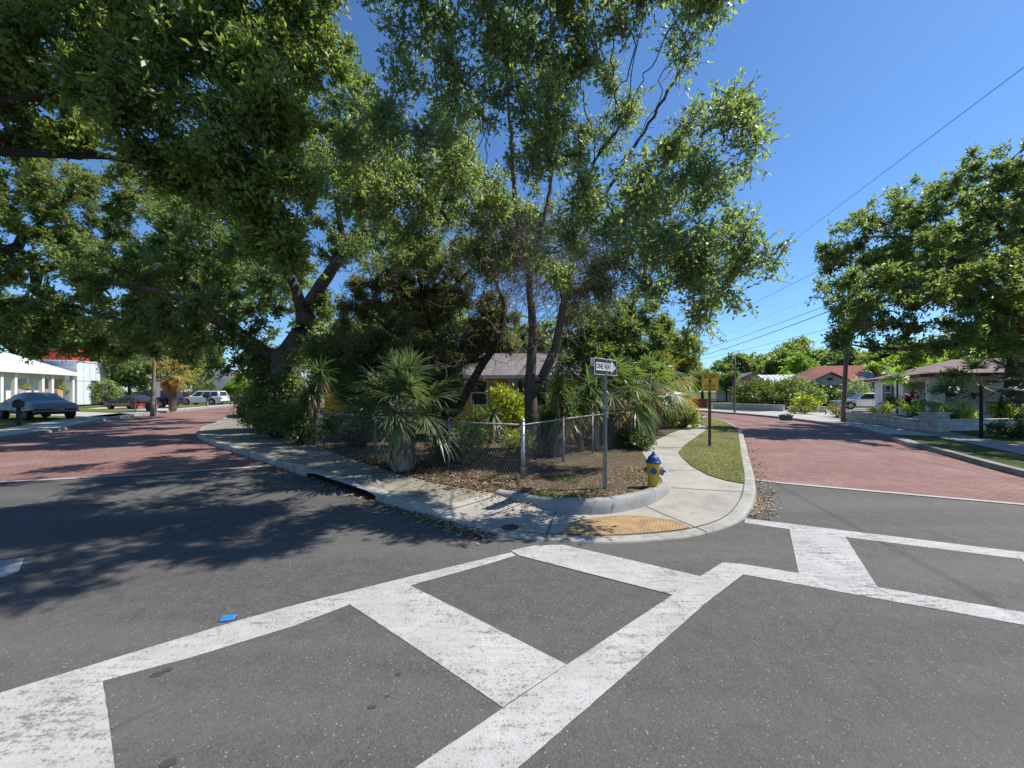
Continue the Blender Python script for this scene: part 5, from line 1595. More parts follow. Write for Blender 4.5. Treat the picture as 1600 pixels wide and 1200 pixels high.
# reflective road marker beside the painted line
c = P(356, 967)
root = thing("road_marker", "blue reflective marker stuck to the asphalt beside the left white line", "road marker", (c[0], c[1], 0), R(14))
mb = MB(); mb.prism([(.062 * math.cos(k * .35), .042 * math.sin(k * .35)) for k in range(18)], (0, 0, .004), (1, 0, 0), (0, 1, 0), .002); mb.build("adhesive_pad", OIL, root, world=False)
mb = MB(); V = [(-.05, -.032, .006), (.05, -.032, .006), (.05, .032, .006), (-.05, .032, .006), (-.038, -.014, .022), (.038, -.014, .022), (.038, .014, .022), (-.038, .014, .022)]
mb.add(V, [(3, 2, 1, 0), (4, 5, 6, 7), (0, 1, 5, 4), (1, 2, 6, 5), (2, 3, 7, 6), (3, 0, 4, 7)])
mb.build("reflector", simple("reflector_blue", (.025, .17, .48), (.04, .25, .55), .3), root, world=False)
# utility cover plates on the path
for (px, py, r_, lab) in ((701, 764, .09, "small dark round cover set in the shaded footpath near the bed"), (797, 823, .11, "dark oval utility cover set in the footpath beside the tactile paving")):
    c = P(px, py, .12 if px < 750 else .03); z = float(zf(np.array(c[:2])))
    mb = MB(); mb.lathe([(r_, -.01), (r_, .003), (r_ * .92, .005), (r_ * .9, .002), (r_ * .4, .003), (0, .003)], (0, 0, z), 20)
    o = link_mesh("utility_cover", mb.mesh("utility_cover"), simple("cast_iron_" + str(px), (.03, .028, .026), (.05, .045, .04), .6)); o.location = (c[0], c[1], 0)
    tag(o, lab, "utility cover")

# ------------------------------------------------------------------ utility poles and wires
def wood_pole(loc, h, r, label, lean=(0, 0), arm=False, name="utility_pole"):
    root = thing(name, label, "utility pole", loc)
    mb = MB(); n = 6
    mb.tube([(lean[0] * k / n, lean[1] * k / n, -.2 + (h + .2) * k / n) for k in range(n + 1)], [r * (1 - .3 * k / n) for k in range(n + 1)], 10)
    mb.build("pole", WOODPOLE, root, world=False)
    if arm:
        mb = MB(); mb.box((lean[0], lean[1], h - .5), (2.2, .1, .12)); mb.build("cross_arm", WOODPOLE, root, world=False)
        for x in (-.95, -.4, .4, .95):
            mb = MB(); mb.lathe([(.03, 0), (.05, .04), (.03, .07), (.045, .11), (0, .15)], (lean[0] + x, lean[1], h - .44), 8); mb.build("insulator", BLACK, root, world=False)
    return root
wood_pole((gx(1075, 46), 46, .1), 9.3, .16, "tall utility pole rising above the palms left of the slow sign", arm=True)
wood_pole((gx(1148, 29.5), 29.5, .12), 4.25, .085, "thin dark pole standing at the far white wall")
wood_pole((gx(1317, 20.6), 20.6, .12), 9.2, .11, "brown wooden pole at the end of the white wall under the street oak", lean=(.55, .1))
wood_pole((gx(238, 26.7), 26.7, .12), 4.3, .13, "weathered wooden pole on the left street in front of the dark parked car", lean=(.15, 0))
def wire(label, pts, rad=.012, sag=0.0, group="overhead wires above the right street"):
    P_ = []
    for a, b in zip(pts[:-1], pts[1:]):
        a, b = Vector(a), Vector(b)
        for k in range(16):
            t = k / 16; p = a.lerp(b, t); p.z -= sag * 4 * t * (1 - t); P_.append(p)
    P_.append(Vector(pts[-1]))
    mb = MB(); mb.tube(P_, rad, 5)
    o = mb.build("power_line", BLACK)
    tag(o, label, "wire", group)
def past(a, b, t): return tuple(b[i] + (b[i] - a[i]) * t for i in range(3))
pa = Q(1075, 517, 46)
def run(label, far, near, rad, sag=0.0, t=.6):
    wire(label, [far, near, past(far, near, t)], rad, sag)
run("single thin wire climbing highest across the open sky to the upper right corner", Q(1100, 480, 46), Q(1600, 105, 9), .008)
run("wire crossing the sky into the middle of the street oak crown", Q(1080, 523, 46), Q(1600, 262, 13), .012)
run("faint wire just below the one that enters the middle of the oak crown", Q(1080, 548, 46), Q(1600, 318, 14), .006)
run("upper wire of the thick pair passing in front of the oak", Q(1075, 553, 46), Q(1600, 356, 12.6), .015, .25)
run("lower wire of the thick pair passing in front of the oak", Q(1075, 562, 46), Q(1600, 366, 12.6), .022, .3)
wire("low wire running from the palms into the lowest oak branches", [Q(1075, 566, 46), Q(1300, 512, 24)], .012, .1)
wire("slack service wire drooping towards the far house roofs", [Q(1090, 528, 44), Q(1150, 548, 40), Q(1300, 528, 34)], .008, .3)
wire("short wire slanting down to the thin dark pole", [Q(1090, 530, 44), Q(1175, 555, 46)], .008, .1)
# galvanised sign post beside the left pole
root = thing("post_sign", "grey metal sign post with a sign seen edge on beside the left wooden pole", "road sign", (gx(244, 28), 28, .12), R(70))
mb = MB(); upost(mb, -.1, 2.5, .08, .04); mb.build("post", GALV_OLD, root, world=False)
mb = MB(); mb.prism(rrect(.45, 1.1, .04), (0, -.03, 1.75), (1, 0, 0), (0, 0, 1), .005); mb.build("sign_face", ALU, root, world=False)
# diamond sign
root = thing("diamond_sign", "grey back of a diamond shaped sign beside the white station wagon", "road sign", (gx(344, 45), 45, .12), R(5))
mb = MB(); upost(mb, -.1, 2.4, .09, .04); mb.build("post", GALV_OLD, root, world=False)
s = .82
mb = MB(); mb.prism([(s, 0), (0, s), (-s, 0), (0, -s)], (0, -.03, 2.55), (1, 0, 0), (0, 0, 1), .006); mb.build("sign_face", simple("sign_back", (.55, .56, .57), (.47, .48, .49), .5), root, world=False)

# ------------------------------------------------------------------ walls on the right
def wall_run(name, label, pts, h, t, mat, cap=True, z0=.1):
    root = thing(name, label, "wall", (pts[0][0], pts[0][1], z0))
    mb = MB(); mc = MB()
    for a, b in zip(pts[:-1], pts[1:]):
        a3, b3 = Vector((a[0], a[1], z0 + h / 2)), Vector((b[0], b[1], z0 + h / 2))
        d = (b3 - a3).normalized()
        mb.beam(a3, b3, t, h)
        if cap: mc.beam(a3 + Vector((0, 0, h / 2 + .03)) - d * .03, b3 + Vector((0, 0, h / 2 + .03)) + d * .03, t + .06, .06)
    mb.build("block_wall", mat, root)
    if cap: mc.build("coping", mat, root)
    return root
def m_block():
    t = NT("white_block")
    co = t.coord()
    ge = t.n("ShaderNodeNewGeometry"); sp = t.n("ShaderNodeSeparateXYZ"); t.l(t.n("ShaderNodeTexCoord").outputs["Object"], sp.inputs[0])
    cm = t.n("ShaderNodeCombineXYZ")
    t.l(t.math('ADD', sp.outputs[0], sp.outputs[1]), cm.inputs[0]); t.l(sp.outputs[2], cm.inputs[1])
    br = t.n("ShaderNodeTexBrick"); br.inputs["Scale"].default_value = 1; br.inputs["Brick Width"].default_value = .4; br.inputs["Row Height"].default_value = .2; br.inputs["Mortar Size"].default_value = .012
    br.inputs["Color1"].default_value = (.62, .6, .57, 1); br.inputs["Color2"].default_value = (.5, .49, .46, 1); br.inputs["Mortar"].default_value = (.36, .35, .33, 1)
    t.l(cm.outputs[0], br.inputs["Vector"])
    c = t.mix(t.math('MULTIPLY', t.ramp(t.noise(co, 3.5, 6, .7), [(.42, 0.0), (.7, 1.0)]), .7), br.outputs["Color"], (.22, .21, .18))
    t.base(c); t.rough(.9); t.bump(t.math('SUBTRACT', t.noise(co, 25, 4, .7), br.outputs["Fac"]), .5, .02)
    return t.m
BLOCK = m_block()
wall_run("garden_wall", "white painted block wall along the footpath from the wooden pole", [(17.9, 20.6), (18.2, 18.2)], .5, .2, BLOCK)
wall_run("garden_wall", "lower white block wall angling from the driveway to the urn pillar", [(17.75, 17.9), (16.75, 15.9)], .42, .2, BLOCK)
wall_run("garden_wall", "grey stained block wall running right from the urn pillar", [(17.6, 15.75), (20.5, 16.2), (24.5, 16.6)], .42, .2, BLOCK)
root = thing("wall_pillar", "square white block pillar carrying a planted urn", "pillar", (17.15, 15.6, .1))
mb = MB(); mb.box((0, 0, .36), (.6, .6, .72), .1); mb.build("shaft", BLOCK, root, world=False)
mb = MB(); mb.box((0, 0, .76), (.72, .72, .08), .1, bev=.015); mb.build("coping", BLOCK, root, world=False)
root = thing("planter_urn", "grey stone urn with trailing plants on top of the white block pillar", "urn", (17.15, 15.6, .9))
mb = MB(); mb.lathe([(.0, 0), (.17, 0), (.17, .05), (.1, .08), (.12, .14), (.2, .26), (.24, .34), (.27, .36), (.25, .38), (.2, .34), (0, .33)], (0, 0, 0), 18); mb.build("bowl", CONC_D, root, world=False)
r9 = np.random.default_rng(9); n = 260
pp = np.array([17.15, 15.6, 1.25]) + r9.normal(0, .1, (n, 3)) * np.array([1, 1, .4])
d = unit(r9.normal(0, .7, (n, 3)) + np.array([0, 0, .7]))
V, F = blades(pp, d, r9.uniform(.15, .5, n), .02, r9, bend=.9, segs=3); link_mesh("plants", np_mesh("plants", V, F), LEAF_CROTON, root)
wall_run("garden_wall", "long low white wall in front of the mounded shrubs", [(gx(1115, 36), 36), (gx(1170, 33.5), 33.5), (gx(1225, 31), 31)], .5, .2, WHITE_B)
wall_run("garden_wall", "short white wall stub between the shrubs and the gravel drive", [(gx(1232, 30), 30), (gx(1290, 29.5), 29.5)], .42, .2, WHITE_B)
wall_run("garden_wall", "low red brick wall at the far bend of the right street", [(gx(1083, 40), 40), (gx(1106, 38.5), 38.5)], .85, .25, simple("red_brick_wall", (.36, .08, .06), (.25, .06, .05), .9, 8))
# green crate
c = P(1228, 657, .13)
root = thing("recycling_bin", "small green recycling bin left at the edge of the concrete drive", "recycling bin", (c[0], c[1], .13), R(15))
BIN = simple("bin_green", (.02, .16, .09), (.015, .11, .07), .5)
mb = MB(); a, b, h = .27, .2, .3
mb.add([(-a * .85, -b * .85, 0), (a * .85, -b * .85, 0), (a * .85, b * .85, 0), (-a * .85, b * .85, 0), (-a, -b, h), (a, -b, h), (a, b, h), (-a, b, h), (-a * .93, -b * .93, h), (a * .93, -b * .93, h), (a * .93, b * .93, h), (-a * .93, b * .93, h), (-a * .8, -b * .8, .02), (a * .8, -b * .8, .02), (a * .8, b * .8, .02), (-a * .8, b * .8, .02)],
       [(3, 2, 1, 0), (0, 1, 5, 4), (1, 2, 6, 5), (2, 3, 7, 6), (3, 0, 4, 7), (4, 5, 9, 8), (5, 6, 10, 9), (6, 7, 11, 10), (7, 4, 8, 11), (8, 9, 13, 12), (9, 10, 14, 13), (10, 11, 15, 14), (11, 8, 12, 15), (12, 13, 14, 15)])
mb.build("tub", BIN, root, world=False)
mb = MB(); mb.box((0, -b - .01, h - .02), (2 * a + .04, .03, .04)); mb.box((0, b + .01, h - .02), (2 * a + .04, .03, .04)); mb.box((-a - .01, 0, h - .02), (.03, 2 * b - .01, .04)); mb.box((a + .01, 0, h - .02), (.03, 2 * b - .01, .04)); mb.build("rim", BIN, root, world=False)
mb = MB()
for k in range(5): mb.box((rnd.uniform(-.15, .15), rnd.uniform(-.1, .1), h - .02 + .02 * k), (.16, .12, .05), rnd.uniform(0, 3))
mb.build("paper", WHITE, root, world=False)
# block drain grate in the right kerb
c0, c1 = np.array(P(1402, 690)[:2]), np.array(P(1432, 701)[:2])
root = thing("curb_grate", "row of pale concrete drain blocks set along the shaded right kerb", "drain grate", (c0[0], c0[1], .0))
for k in range(6):
    t = (k + .5) / 6; p = c0 + (c1 - c0) * t
    mb = MB(); mb.box((p[0] + .1, p[1] + .1, .075), (.16, .3, .15), math.atan2(*(c1 - c0)[::-1]), bev=.015); mb.build("drain_block", CONC_B, root)
# ------------------------------------------------------------------ vehicles
GLASS_C = m_glass("car_glass", (.015, .018, .02))
LAMP = simple("lamp_lens", (.6, .62, .64), (.5, .52, .54), .1)
TAIL = simple("tail_lens", (.3, .015, .012), (.22, .01, .01), .15)
def wheel(root, x, y, r, w=.22, rim=CHROME, side=1):
    mb = MB(); mb.lathe([(r * .62, -w / 2), (r * .9, -w / 2), (r, -w * .36), (r, w * .36), (r * .9, w / 2), (r * .62, w / 2)], (x, y, r), 22, (0, 1, 0))
    wh = mb.build("wheel", RUBBER, root, world=False)
    mb = MB(); s = side
    mb.lathe([(r * .62, -w * .5 * s), (r * .64, w * .46 * s), (r * .58, w * .42 * s), (r * .56, w * .2 * s), (.0, w * .2 * s)], (x, y, r), 20, (0, 1, 0))
    for k in range(5):
        a = k * 2 * math.pi / 5
        mb.beam((x + r * .1 * math.cos(a), y + w * .3 * s, r + r * .1 * math.sin(a)), (x + r * .57 * math.cos(a), y + w * .36 * s, r + r * .57 * math.sin(a)), r * .2, .03)
    mb.lathe([(r * .14, w * .2 * s), (r * .12, w * .38 * s), (0, w * .4 * s)], (x, y, r), 10, (0, 1, 0))
    mb.build("rim", rim, wh, world=False)
    return wh
def car(name, label, cat, loc, rz, L, W, Ht, paint, kind="suv", wr=.35, rim=CHROME, trim=BLACK):
    root = thing(name, label, cat, loc, rz)
    f = L / 4.6
    xf, xr = 1.38 * f, -1.32 * f
    if kind == "suv":
        belt, hood = .98, .95; g0, g1, t0, t1 = -2.22 * f, 1.1 * f, -1.95 * f, .3 * f
    else:
        belt, hood = .9, .82; g0, g1, t0, t1 = -1.75 * f, 1.05 * f, -1.0 * f, .25 * f
    hl = L / 2
    def arch(cx):
        R_ = wr + .07
        return [(cx + R_ * math.cos(a), max(.25, wr + R_ * math.sin(a))) for a in [math.pi * (1.08 - 1.16 * k / 9) for k in range(10)]]
    poly = [(-hl + .06, .27)] + arch(xr) + arch(xf) + [(hl - .08, .25), (hl - .01, .38), (hl, .6), (hl - .08, hood - .14), (hl - .22, hood - .07), (g1 + .25, hood), (g1, belt)]
    if kind == "suv": poly += [(g0, belt + .02), (-hl + .03, belt - .02), (-hl, .7), (-hl + .01, .42)]
    else: poly += [(g0, belt + .01), (-hl + .18, belt - .03), (-hl + .03, belt - .12), (-hl, .6), (-hl + .02, .4)]
    mb = MB(); mb.prism(poly, (0, W / 2, 0), (1, 0, 0), (0, 0, 1), W)
    b = mb.build("body", paint, root, world=False)
    md = b.modifiers.new("bevel", 'BEVEL'); md.width = .05; md.segments = 2; md.limit_method = 'ANGLE'; md.angle_limit = R(50)
    # cabin
    wb, wt = W / 2 - .05, W / 2 - .24
    zb, zt = belt - .02, Ht
    cb = [(g0, -wb, zb), (g1, -wb, zb), (g1, wb, zb), (g0, wb, zb), (t0, -wt, zt), (t1, -wt, zt), (t1, wt, zt), (t0, wt, zt)]
    mb = MB(); mb.add(cb, [(3, 2, 1, 0), (4, 5, 6, 7), (0, 1, 5, 4), (1, 2, 6, 5), (2, 3, 7, 6), (3, 0, 4, 7)])
    c = mb.build("cabin", paint, root, world=False)
    md = c.modifiers.new("bevel", 'BEVEL'); md.width = .06; md.segments = 3
    V_ = [Vector(p) for p in cb]
    def pane(i, a, b_, lo=.12, hi=.86, nm="window"):
        q0, q1, q2, q3 = [V_[k] for k in i]      # bottom a, bottom b, top b, top a
        def at(s, t): return (q0.lerp(q1, s)).lerp(q3.lerp(q2, s), t)
        n = (q1 - q0).cross(q3 - q0).normalized() * .008
        pts = [at(a, lo) + n, at(b_, lo) + n, at(b_, hi) + n, at(a, hi) + n]
        m2 = MB(); m2.add([*pts, *[p - n * 3 for p in pts]], [(0, 1, 2, 3), (0, 4, 5, 1), (1, 5, 6, 2), (2, 6, 7, 3), (3, 7, 4, 0)])
        m2.build(nm, GLASS_C, root, world=False)
    sp = [(.07, .33), (.36, .62), (.65, .93)] if kind == "suv" else [(.1, .48), (.52, .93)]
    for a, b_ in sp:
        pane((0, 1, 5, 4), a, b_); pane((2, 3, 7, 6), 1 - b_, 1 - a)
    pane((1, 2, 6, 5), .07, .93, .08, .92, "windshield"); pane((3, 0, 4, 7), .1, .9, .15, .85, "rear_window")
    for x, s in ((xf, 1), (xf, -1), (xr, 1), (xr, -1)): wheel(root, x, s * (W / 2 - .12), wr, .22, rim, s)
    for s in (-1, 1):
        mb = MB(); mb.box((hl - .1, s * (W / 2 - .3), .68), (.2, .42, .15), bev=.04); mb.build("headlight", LAMP, root, world=False)
        mb = MB(); mb.box((-hl + .04, s * (W / 2 - .2), .8), (.12, .3, .2), bev=.03); mb.build("taillight", TAIL, root, world=False)
        mb = MB(); mb.box((g1 - .25, s * (W / 2 + .06), belt + .07), (.14, .2, .13), bev=.03); mb.build("mirror", paint, root, world=False)
        mb = MB()
        for xx in ((g1 - .35), (.12 * f - .25), (-1.0 * f)): mb.box((xx, s * (W / 2 + .0005), .62), (.012, .004, .6))
        mb.build("door_seam", trim, root, world=False)
    mb = MB(); mb.box((hl - .02, 0, .36), (.1, W - .16, .14), bev=.03); mb.box((hl - .02, 0, .62), (.06, W * .45, .14), bev=.02); mb.build("bumper", trim, root, world=False)
    mb = MB(); mb.box((-hl + .02, 0, .38), (.1, W - .12, .16), bev=.03); mb.build("bumper", trim, root, world=False)
    mb = MB()
    for s in (-1, 1): mb.beam((xr + .5, s * (W / 2 - .06), .26), (xf - .5, s * (W / 2 - .06), .26), .1, .08)
    mb.build("sill", trim, root, world=False)
    return root
car("parked_suv", "white crossover parked across the lawn beside the diamond sign", "car", (gx(319, 46.5), 46.5, .14), math.pi + .12, 4.75, 1.9, 1.68, m_carpaint("white_car", (.7, .71, .72)), "suv", .37)
car("parked_suv", "dark navy wagon parked on the drive behind the street palm", "car", (gx(240, 38.5), 38.5, .14), math.pi + .1, 4.75, 1.9, 1.72, m_carpaint("navy_car", (.012, .016, .03)), "suv", .38)
car("parked_sedan", "silver sedan parked behind the white house's far corner", "car", (gx(1352, 34.6), 34.6, .14), math.pi - .35, 4.7, 1.8, 1.45, m_carpaint("silver_car", (.5, .5, .5), .4), "sedan", .33)
car("parked_truck", "dark vehicle parked at the kerb facing us, half hidden by the clipped hedge", "car", (gx(402, 25.5), 25.5, .0), R(-58), 5.0, 1.95, 1.75, m_carpaint("charcoal_car", (.02, .022, .025)), "suv", .4)

def covered_car(name, label, loc, rz, prof, W, mat, wr, wx, under=None, bumper=True, seed=1):
    """fitted cloth cover: prof = [(x, z_hem, z_top, half width factor)]"""
    root = thing(name, label, "covered car", loc, rz)
    r = np.random.default_rng(seed)
    P_ = smooth_poly([(a, b, c, d) if len((a, b, c, d)) == 4 else 0 for a, b, c, d in prof], 6) if False else None
    pr = np.array(prof); xs = np.linspace(pr[0, 0], pr[-1, 0], 46)
    lo = np.interp(xs, pr[:, 0], pr[:, 1]); hi = np.interp(xs, pr[:, 0], pr[:, 2]); hw = np.interp(xs, pr[:, 0], pr[:, 3]) * W / 2
    nA = 25; V = []
    for i, x in enumerate(xs):
        for k in range(nA):
            t = math.pi * k / (nA - 1)
            ct, st = math.cos(t), math.sin(t)
            y = hw[i] * (abs(ct) ** .42) * (1 if ct > 0 else -1)
            shoulder = min(1, (hi[i] - .95) / .5) if hi[i] > .95 else 0
            z = lo[i] + (hi[i] - lo[i]) * (abs(st) ** .55)
            y *= 1 - .22 * shoulder * max(0, (z - .85) / .6)
            fold = .018 * math.sin(7 * t + 2.2 * x) + .014 * math.sin(9.5 * x + 3 * t)
            y += fold * ct; z += fold * .5 * st
            V.append((x, y, z))
    F = [(i * nA + k, i * nA + k + 1, (i + 1) * nA + k + 1, (i + 1) * nA + k) for i in range(len(xs) - 1) for k in range(nA - 1)]
    F = np.array(F)
    mb = MB(); mb.add(V, F.tolist(), 0, True)
    for i0 in (0, len(xs) - 1):
        ring = [i0 * nA + k for k in range(nA)]
        mb.f.append(ring if i0 else ring[::-1]); mb.mi.append(0); mb.sm.append(False)
    mb.build("cover", mat, root, world=False)
    for x in wx:
        for s in (-1, 1): wheel(root, x, s * (W / 2 - .16), wr, .27, GALV_OLD, s)
    if bumper:
        mb = MB(); mb.box((pr[-1, 0] - .05, 0, .5), (.2, W * .92, .1), bev=.04); mb.build("bumper", GALV_OLD, root, world=False)
        mb = MB(); mb.box((0, 0, .42), (pr[-1, 0] * 2 - .5, W * .8, .22)); mb.build("chassis", BLACK, root, world=False)
    if under is not None:
        mb = MB(); mb.box((0, 0, .45), (pr[-1, 0] * 2 - .15, W * .96, .42), bev=.1); mb.build("body", under, root, world=False)
    return root
COVER_B = simple("cover_cloth_blue", (.2, .225, .25), (.15, .17, .195), .36, 3, bump=.3, bscale=5)
COVER_K = simple("cover_cloth_black", (.02, .021, .024), (.035, .036, .04), .4, 3, bump=.3, bscale=5)
covered_car("covered_car", "car under a blue grey cloth cover parked beneath the low oak canopy", (gx(58, 22.6), 22.6, .13), R(-22),
            [(-2.45, .6, .85, .86), (-2.3, .55, 1.0, .95), (-1.5, .52, 1.05, 1), (-.7, .52, 1.5, 1), (-.1, .52, 1.58, 1), (.5, .52, 1.52, 1), (1.3, .52, 1.1, 1), (2.1, .55, 1.02, .97), (2.4, .58, .92, .9), (2.48, .62, .8, .85)], 1.95, COVER_B, .37, (-1.5, 1.55))
covered_car("covered_car", "car half covered by a black cloth with red bodywork showing beside the navy wagon", (gx(206, 35.5), 35.5, .13), R(-12),
            [(-2.2, .5, .62, .86), (-1.6, .5, .8, .98), (-.9, .5, .9, 1), (0, .52, 1.25, 1), (.8, .55, 1.3, 1), (1.6, .62, 1.0, 1), (2.1, .66, .85, .9)], 1.8, COVER_K, .31, (-1.35, 1.35), m_carpaint("red_car", (.4, .015, .015)), False, 2)

# letter boxes and small posts by the left kerb
def mailbox(label, loc, rz, mat, h=1.05, sc=1.0, name="letter_box"):
    root = thing(name, label, "letter box", loc, rz)
    mb = MB(); mb.box((0, 0, h / 2 - .05), (.09 * sc, .09 * sc, h + .1)); mb.build("post", WOODPOLE if mat is not BLACK else BLACK, root, world=False)
    mb = MB(); pts = [(-.1, 0), (.1, 0), (.1, .13)] + [(.1 * math.cos(a), .13 + .1 * math.sin(a)) for a in (.5, 1.0, 1.57, 2.1, 2.64)] + [(-.1, .13)]
    mb.prism([(x * sc, z * sc) for x, z in pts], (0, .27 * sc, h), (1, 0, 0), (0, 0, 1), .54 * sc); mb.build("box", mat, root, world=False)
    mb = MB(); mb.box((.11 * sc, .1 * sc, h + .16 * sc), (.012, .04, .14 * sc)); mb.build("flag", TAIL, root, world=False)
    return root
mailbox("large black letter box on a post in front of the covered car", (gx(29, 18.3), 18.3, .13), R(50), BLACK, .85, 1.7)
mailbox("small dark letter box on a thin post on the lawn left of the wooden pole", (gx(211, 29.5), 29.5, .13), R(60), simple("box_red", (.09, .05, .045), None, .6), .8, .75)
mailbox("dark letter box on a pale post in front of the white crossover", (gx(324, 41), 41, .13), R(80), simple("box_black", (.02, .02, .022), None, .5), .95, 1.4)
root = thing("garbage_bin", "dark green wheeled bin at the foot of the street palm", "bin", (gx(236, 31.5), 31.5, .13), R(20))
mb = MB(); mb.add([(-.22, -.22, 0), (.22, -.22, 0), (.22, .22, 0), (-.22, .22, 0), (-.28, -.3, .62), (.28, -.3, .62), (.28, .3, .62), (-.28, .3, .62)], [(3, 2, 1, 0), (4, 5, 6, 7), (0, 1, 5, 4), (1, 2, 6, 5), (2, 3, 7, 6), (3, 0, 4, 7)])
mb.build("tub", simple("bin_dark_green", (.012, .035, .022), None, .5), root, world=False)
mb = MB(); mb.box((0, 0, .66), (.6, .64, .06), bev=.02); mb.build("lid", simple("bin_lid", (.02, .045, .03), None, .5), root, world=False)

# ------------------------------------------------------------------ houses
def frame_local(o, ux):
    """rz so local +x points along ux"""
    return math.atan2(ux[1], ux[0])
def roof_slab(mb, a, b, c, d, t=.12):
    """quad a,b (eave) c,d (ridge) with thickness t below"""
    A = [Vector(p) for p in (a, b, c, d)]
    V = A + [p - Vector((0, 0, t)) for p in A]
    mb.add(V, [(0, 1, 2, 3), (7, 6, 5, 4), (0, 4, 5, 1), (1, 5, 6, 2), (2, 6, 7, 3), (3, 7, 4, 0)])
def hip(mb, x0, x1, y0, y1, ze, zr, rx0, rx1, ry, t=.14):
    e = [(x0, y0, ze), (x1, y0, ze), (x1, y1, ze), (x0, y1, ze)]; r = [(rx0, ry, zr), (rx1, ry, zr)]
    V = e + r + [(p[0], p[1], p[2] - t) for p in e]
    mb.add(V, [(0, 1, 5, 4), (1, 2, 5), (2, 3, 4, 5), (3, 0, 4), (0, 6, 7, 1), (1, 7, 8, 2), (2, 8, 9, 3), (3, 9, 6, 0), (9, 8, 7, 6)])
def window(root, c, w, h, nx, trim, glass=GLASS, mull=True, t=.06, ux=None):
    """window unit centred at c, facing nx (unit, local)"""
    nx = Vector(nx); ux = Vector((0, 0, 1)).cross(nx).normalized()
    c = Vector(c); mb = MB()
    fw = .07
    for a, b in (((-w / 2, -h / 2), (w / 2, -h / 2)), ((-w / 2, h / 2), (w / 2, h / 2))):
        mb.beam(c + ux * (a[0] - fw / 2) + Vector((0, 0, a[1])) + nx * .03, c + ux * (b[0] + fw / 2) + Vector((0, 0, b[1])) + nx * .03, t, fw)
    for s in (-1, 1):
        mb.beam(c + ux * s * w / 2 + Vector((0, 0, -h / 2 + fw / 2)) + nx * .03, c + ux * s * w / 2 + Vector((0, 0, h / 2 - fw / 2)) + nx * .03, fw, t)
    if mull: mb.beam(c + ux * (-w / 2 + fw / 2) + nx * .025, c + ux * (w / 2 - fw / 2) + nx * .025, t * .8, .05)
    wd = mb.build("window", trim, root, world=False)
    mb = MB(); g = [c + ux * (sx * (w / 2 - .03)) + Vector((0, 0, sz * (h / 2 - .03))) + nx * .012 for sx, sz in ((-1, -1), (1, -1), (1, 1), (-1, 1))]
    g2 = [p - nx * .03 for p in g]
    mb.add(g + g2, [(0, 1, 2, 3), (0, 4, 5, 1), (1, 5, 6, 2), (2, 6, 7, 3), (3, 7, 4, 0)]); mb.build("pane", glass, wd, world=False)
    return wd

# yellow house behind the trees
Y0 = 17.6
root = thing("yellow_house", "yellow cottage with a grey shingle roof half hidden behind the yard trees", "house", (-8.6, Y0, .12))
mb = MB(); mb.box((6.0, 4.0, 1.15), (12.0, 8.0, 2.3)); mb.build("wall", YELLOW_WALL, root, world=False)
mb = MB(); roof_slab(mb, (-.5, -.55, 2.32), (12.5, -.55, 2.32), (12.5, 4, 3.75), (-.5, 4, 3.75)); roof_slab(mb, (12.5, 8.55, 2.32), (-.5, 8.55, 2.32), (-.5, 4.002, 3.75), (12.5, 4.002, 3.75)); mb.build("roof", m_shingle("grey_shingle", (.24, .2, .195), (.17, .14, .135)), root, world=False)
mb = MB(); mb.box((6, -.58, 2.26), (13.0, .04, .16)); mb.build("fascia", WHITE, root, world=False)
mb = MB()
for x in (0, 12): mb.add([(x + (.01 if x else -.01), 0, 2.3), (x + (.01 if x else -.01), 8, 2.3), (x + (.01 if x else -.01), 4, 3.55)], [(0, 1, 2)])
mb.build("gable", YELLOW_WALL, root, world=False)
for px in (716, 749, 808, 841):
    x = gx(px, Y0) + 8.6
    window(root, (x, 0, 1.55), .74, 1.15, (0, -1, 0), WHITE, GLASS)
window(root, (1.6, 0, 1.5), .8, 1.1, (0, -1, 0), WHITE, GLASS)
root = thing("white_vase", "white ceramic vase standing among plants under the yellow house window", "vase", (gx(775, 12.8), 12.8, .15))
mb = MB(); mb.lathe([(.0, 0), (.1, 0), (.13, .2), (.09, .6), (.07, .78), (.1, .95), (.12, 1.0), (.08, .98), (0, .9)], (0, 0, 0), 16); mb.build("body", WHITE, root, world=False)
mb = MB(); mb.lathe([(.13, .0), (.14, .02), (.12, .04)], (0, 0, .18), 16); mb.build("band", CONC_B, root, world=False)

# white house with brown hip roof
SHB = m_shingle("brown_shingle", (.26, .17, .15), (.19, .125, .11)); STUC = simple("white_stucco", (.82, .81, .78), (.74, .73, .7), .9, 3, bump=.2, bscale=40)
REDT = simple("dark_red_trim", (.2, .03, .028), (.15, .022, .02), .6)
root = thing("white_house", "white stucco house with brown hip roof and dark red fascia and shutters", "house", (23.5, 21.5, .1), math.atan2(-.545, .838))
Lh, Wd = 13.0, 11.0
mb = MB()
mb.box((Wd / 2 + .11, Lh / 2 + 2.9, 1.25), (Wd - .2, Lh - 5.8 - .02, 2.5))      # solid rear block
mb.box((6.6, 2.8, 1.25), (8.6, 5.56, 2.5))                                # block behind the porch
mb.box((.12, 9.4, 1.25), (.24, 7.2, 2.496))                               # street wall
mb.build("wall", STUC, root, world=False)
mb = MB()
mb.box((.15, .0 + 3.1, .55), (.2, 4.9, 1.1)); mb.box((3.2, .12, .5), (5.2, .2, 1.0)); mb.box((.18, .18, 1.25), (.62, .62, 2.5), bev=.02); mb.box((.18, 5.55, 1.25), (.3, .5, 2.5)); mb.box((5.9, .16, 1.25), (.4, .3, 2.5))
mb.box((.18, 2.9, 2.36), (.26, 4.8, .26)); mb.box((3.1, .18, 2.36), (5.2, .26, .26))
mb.build("porch_wall", STUC, root, world=False)
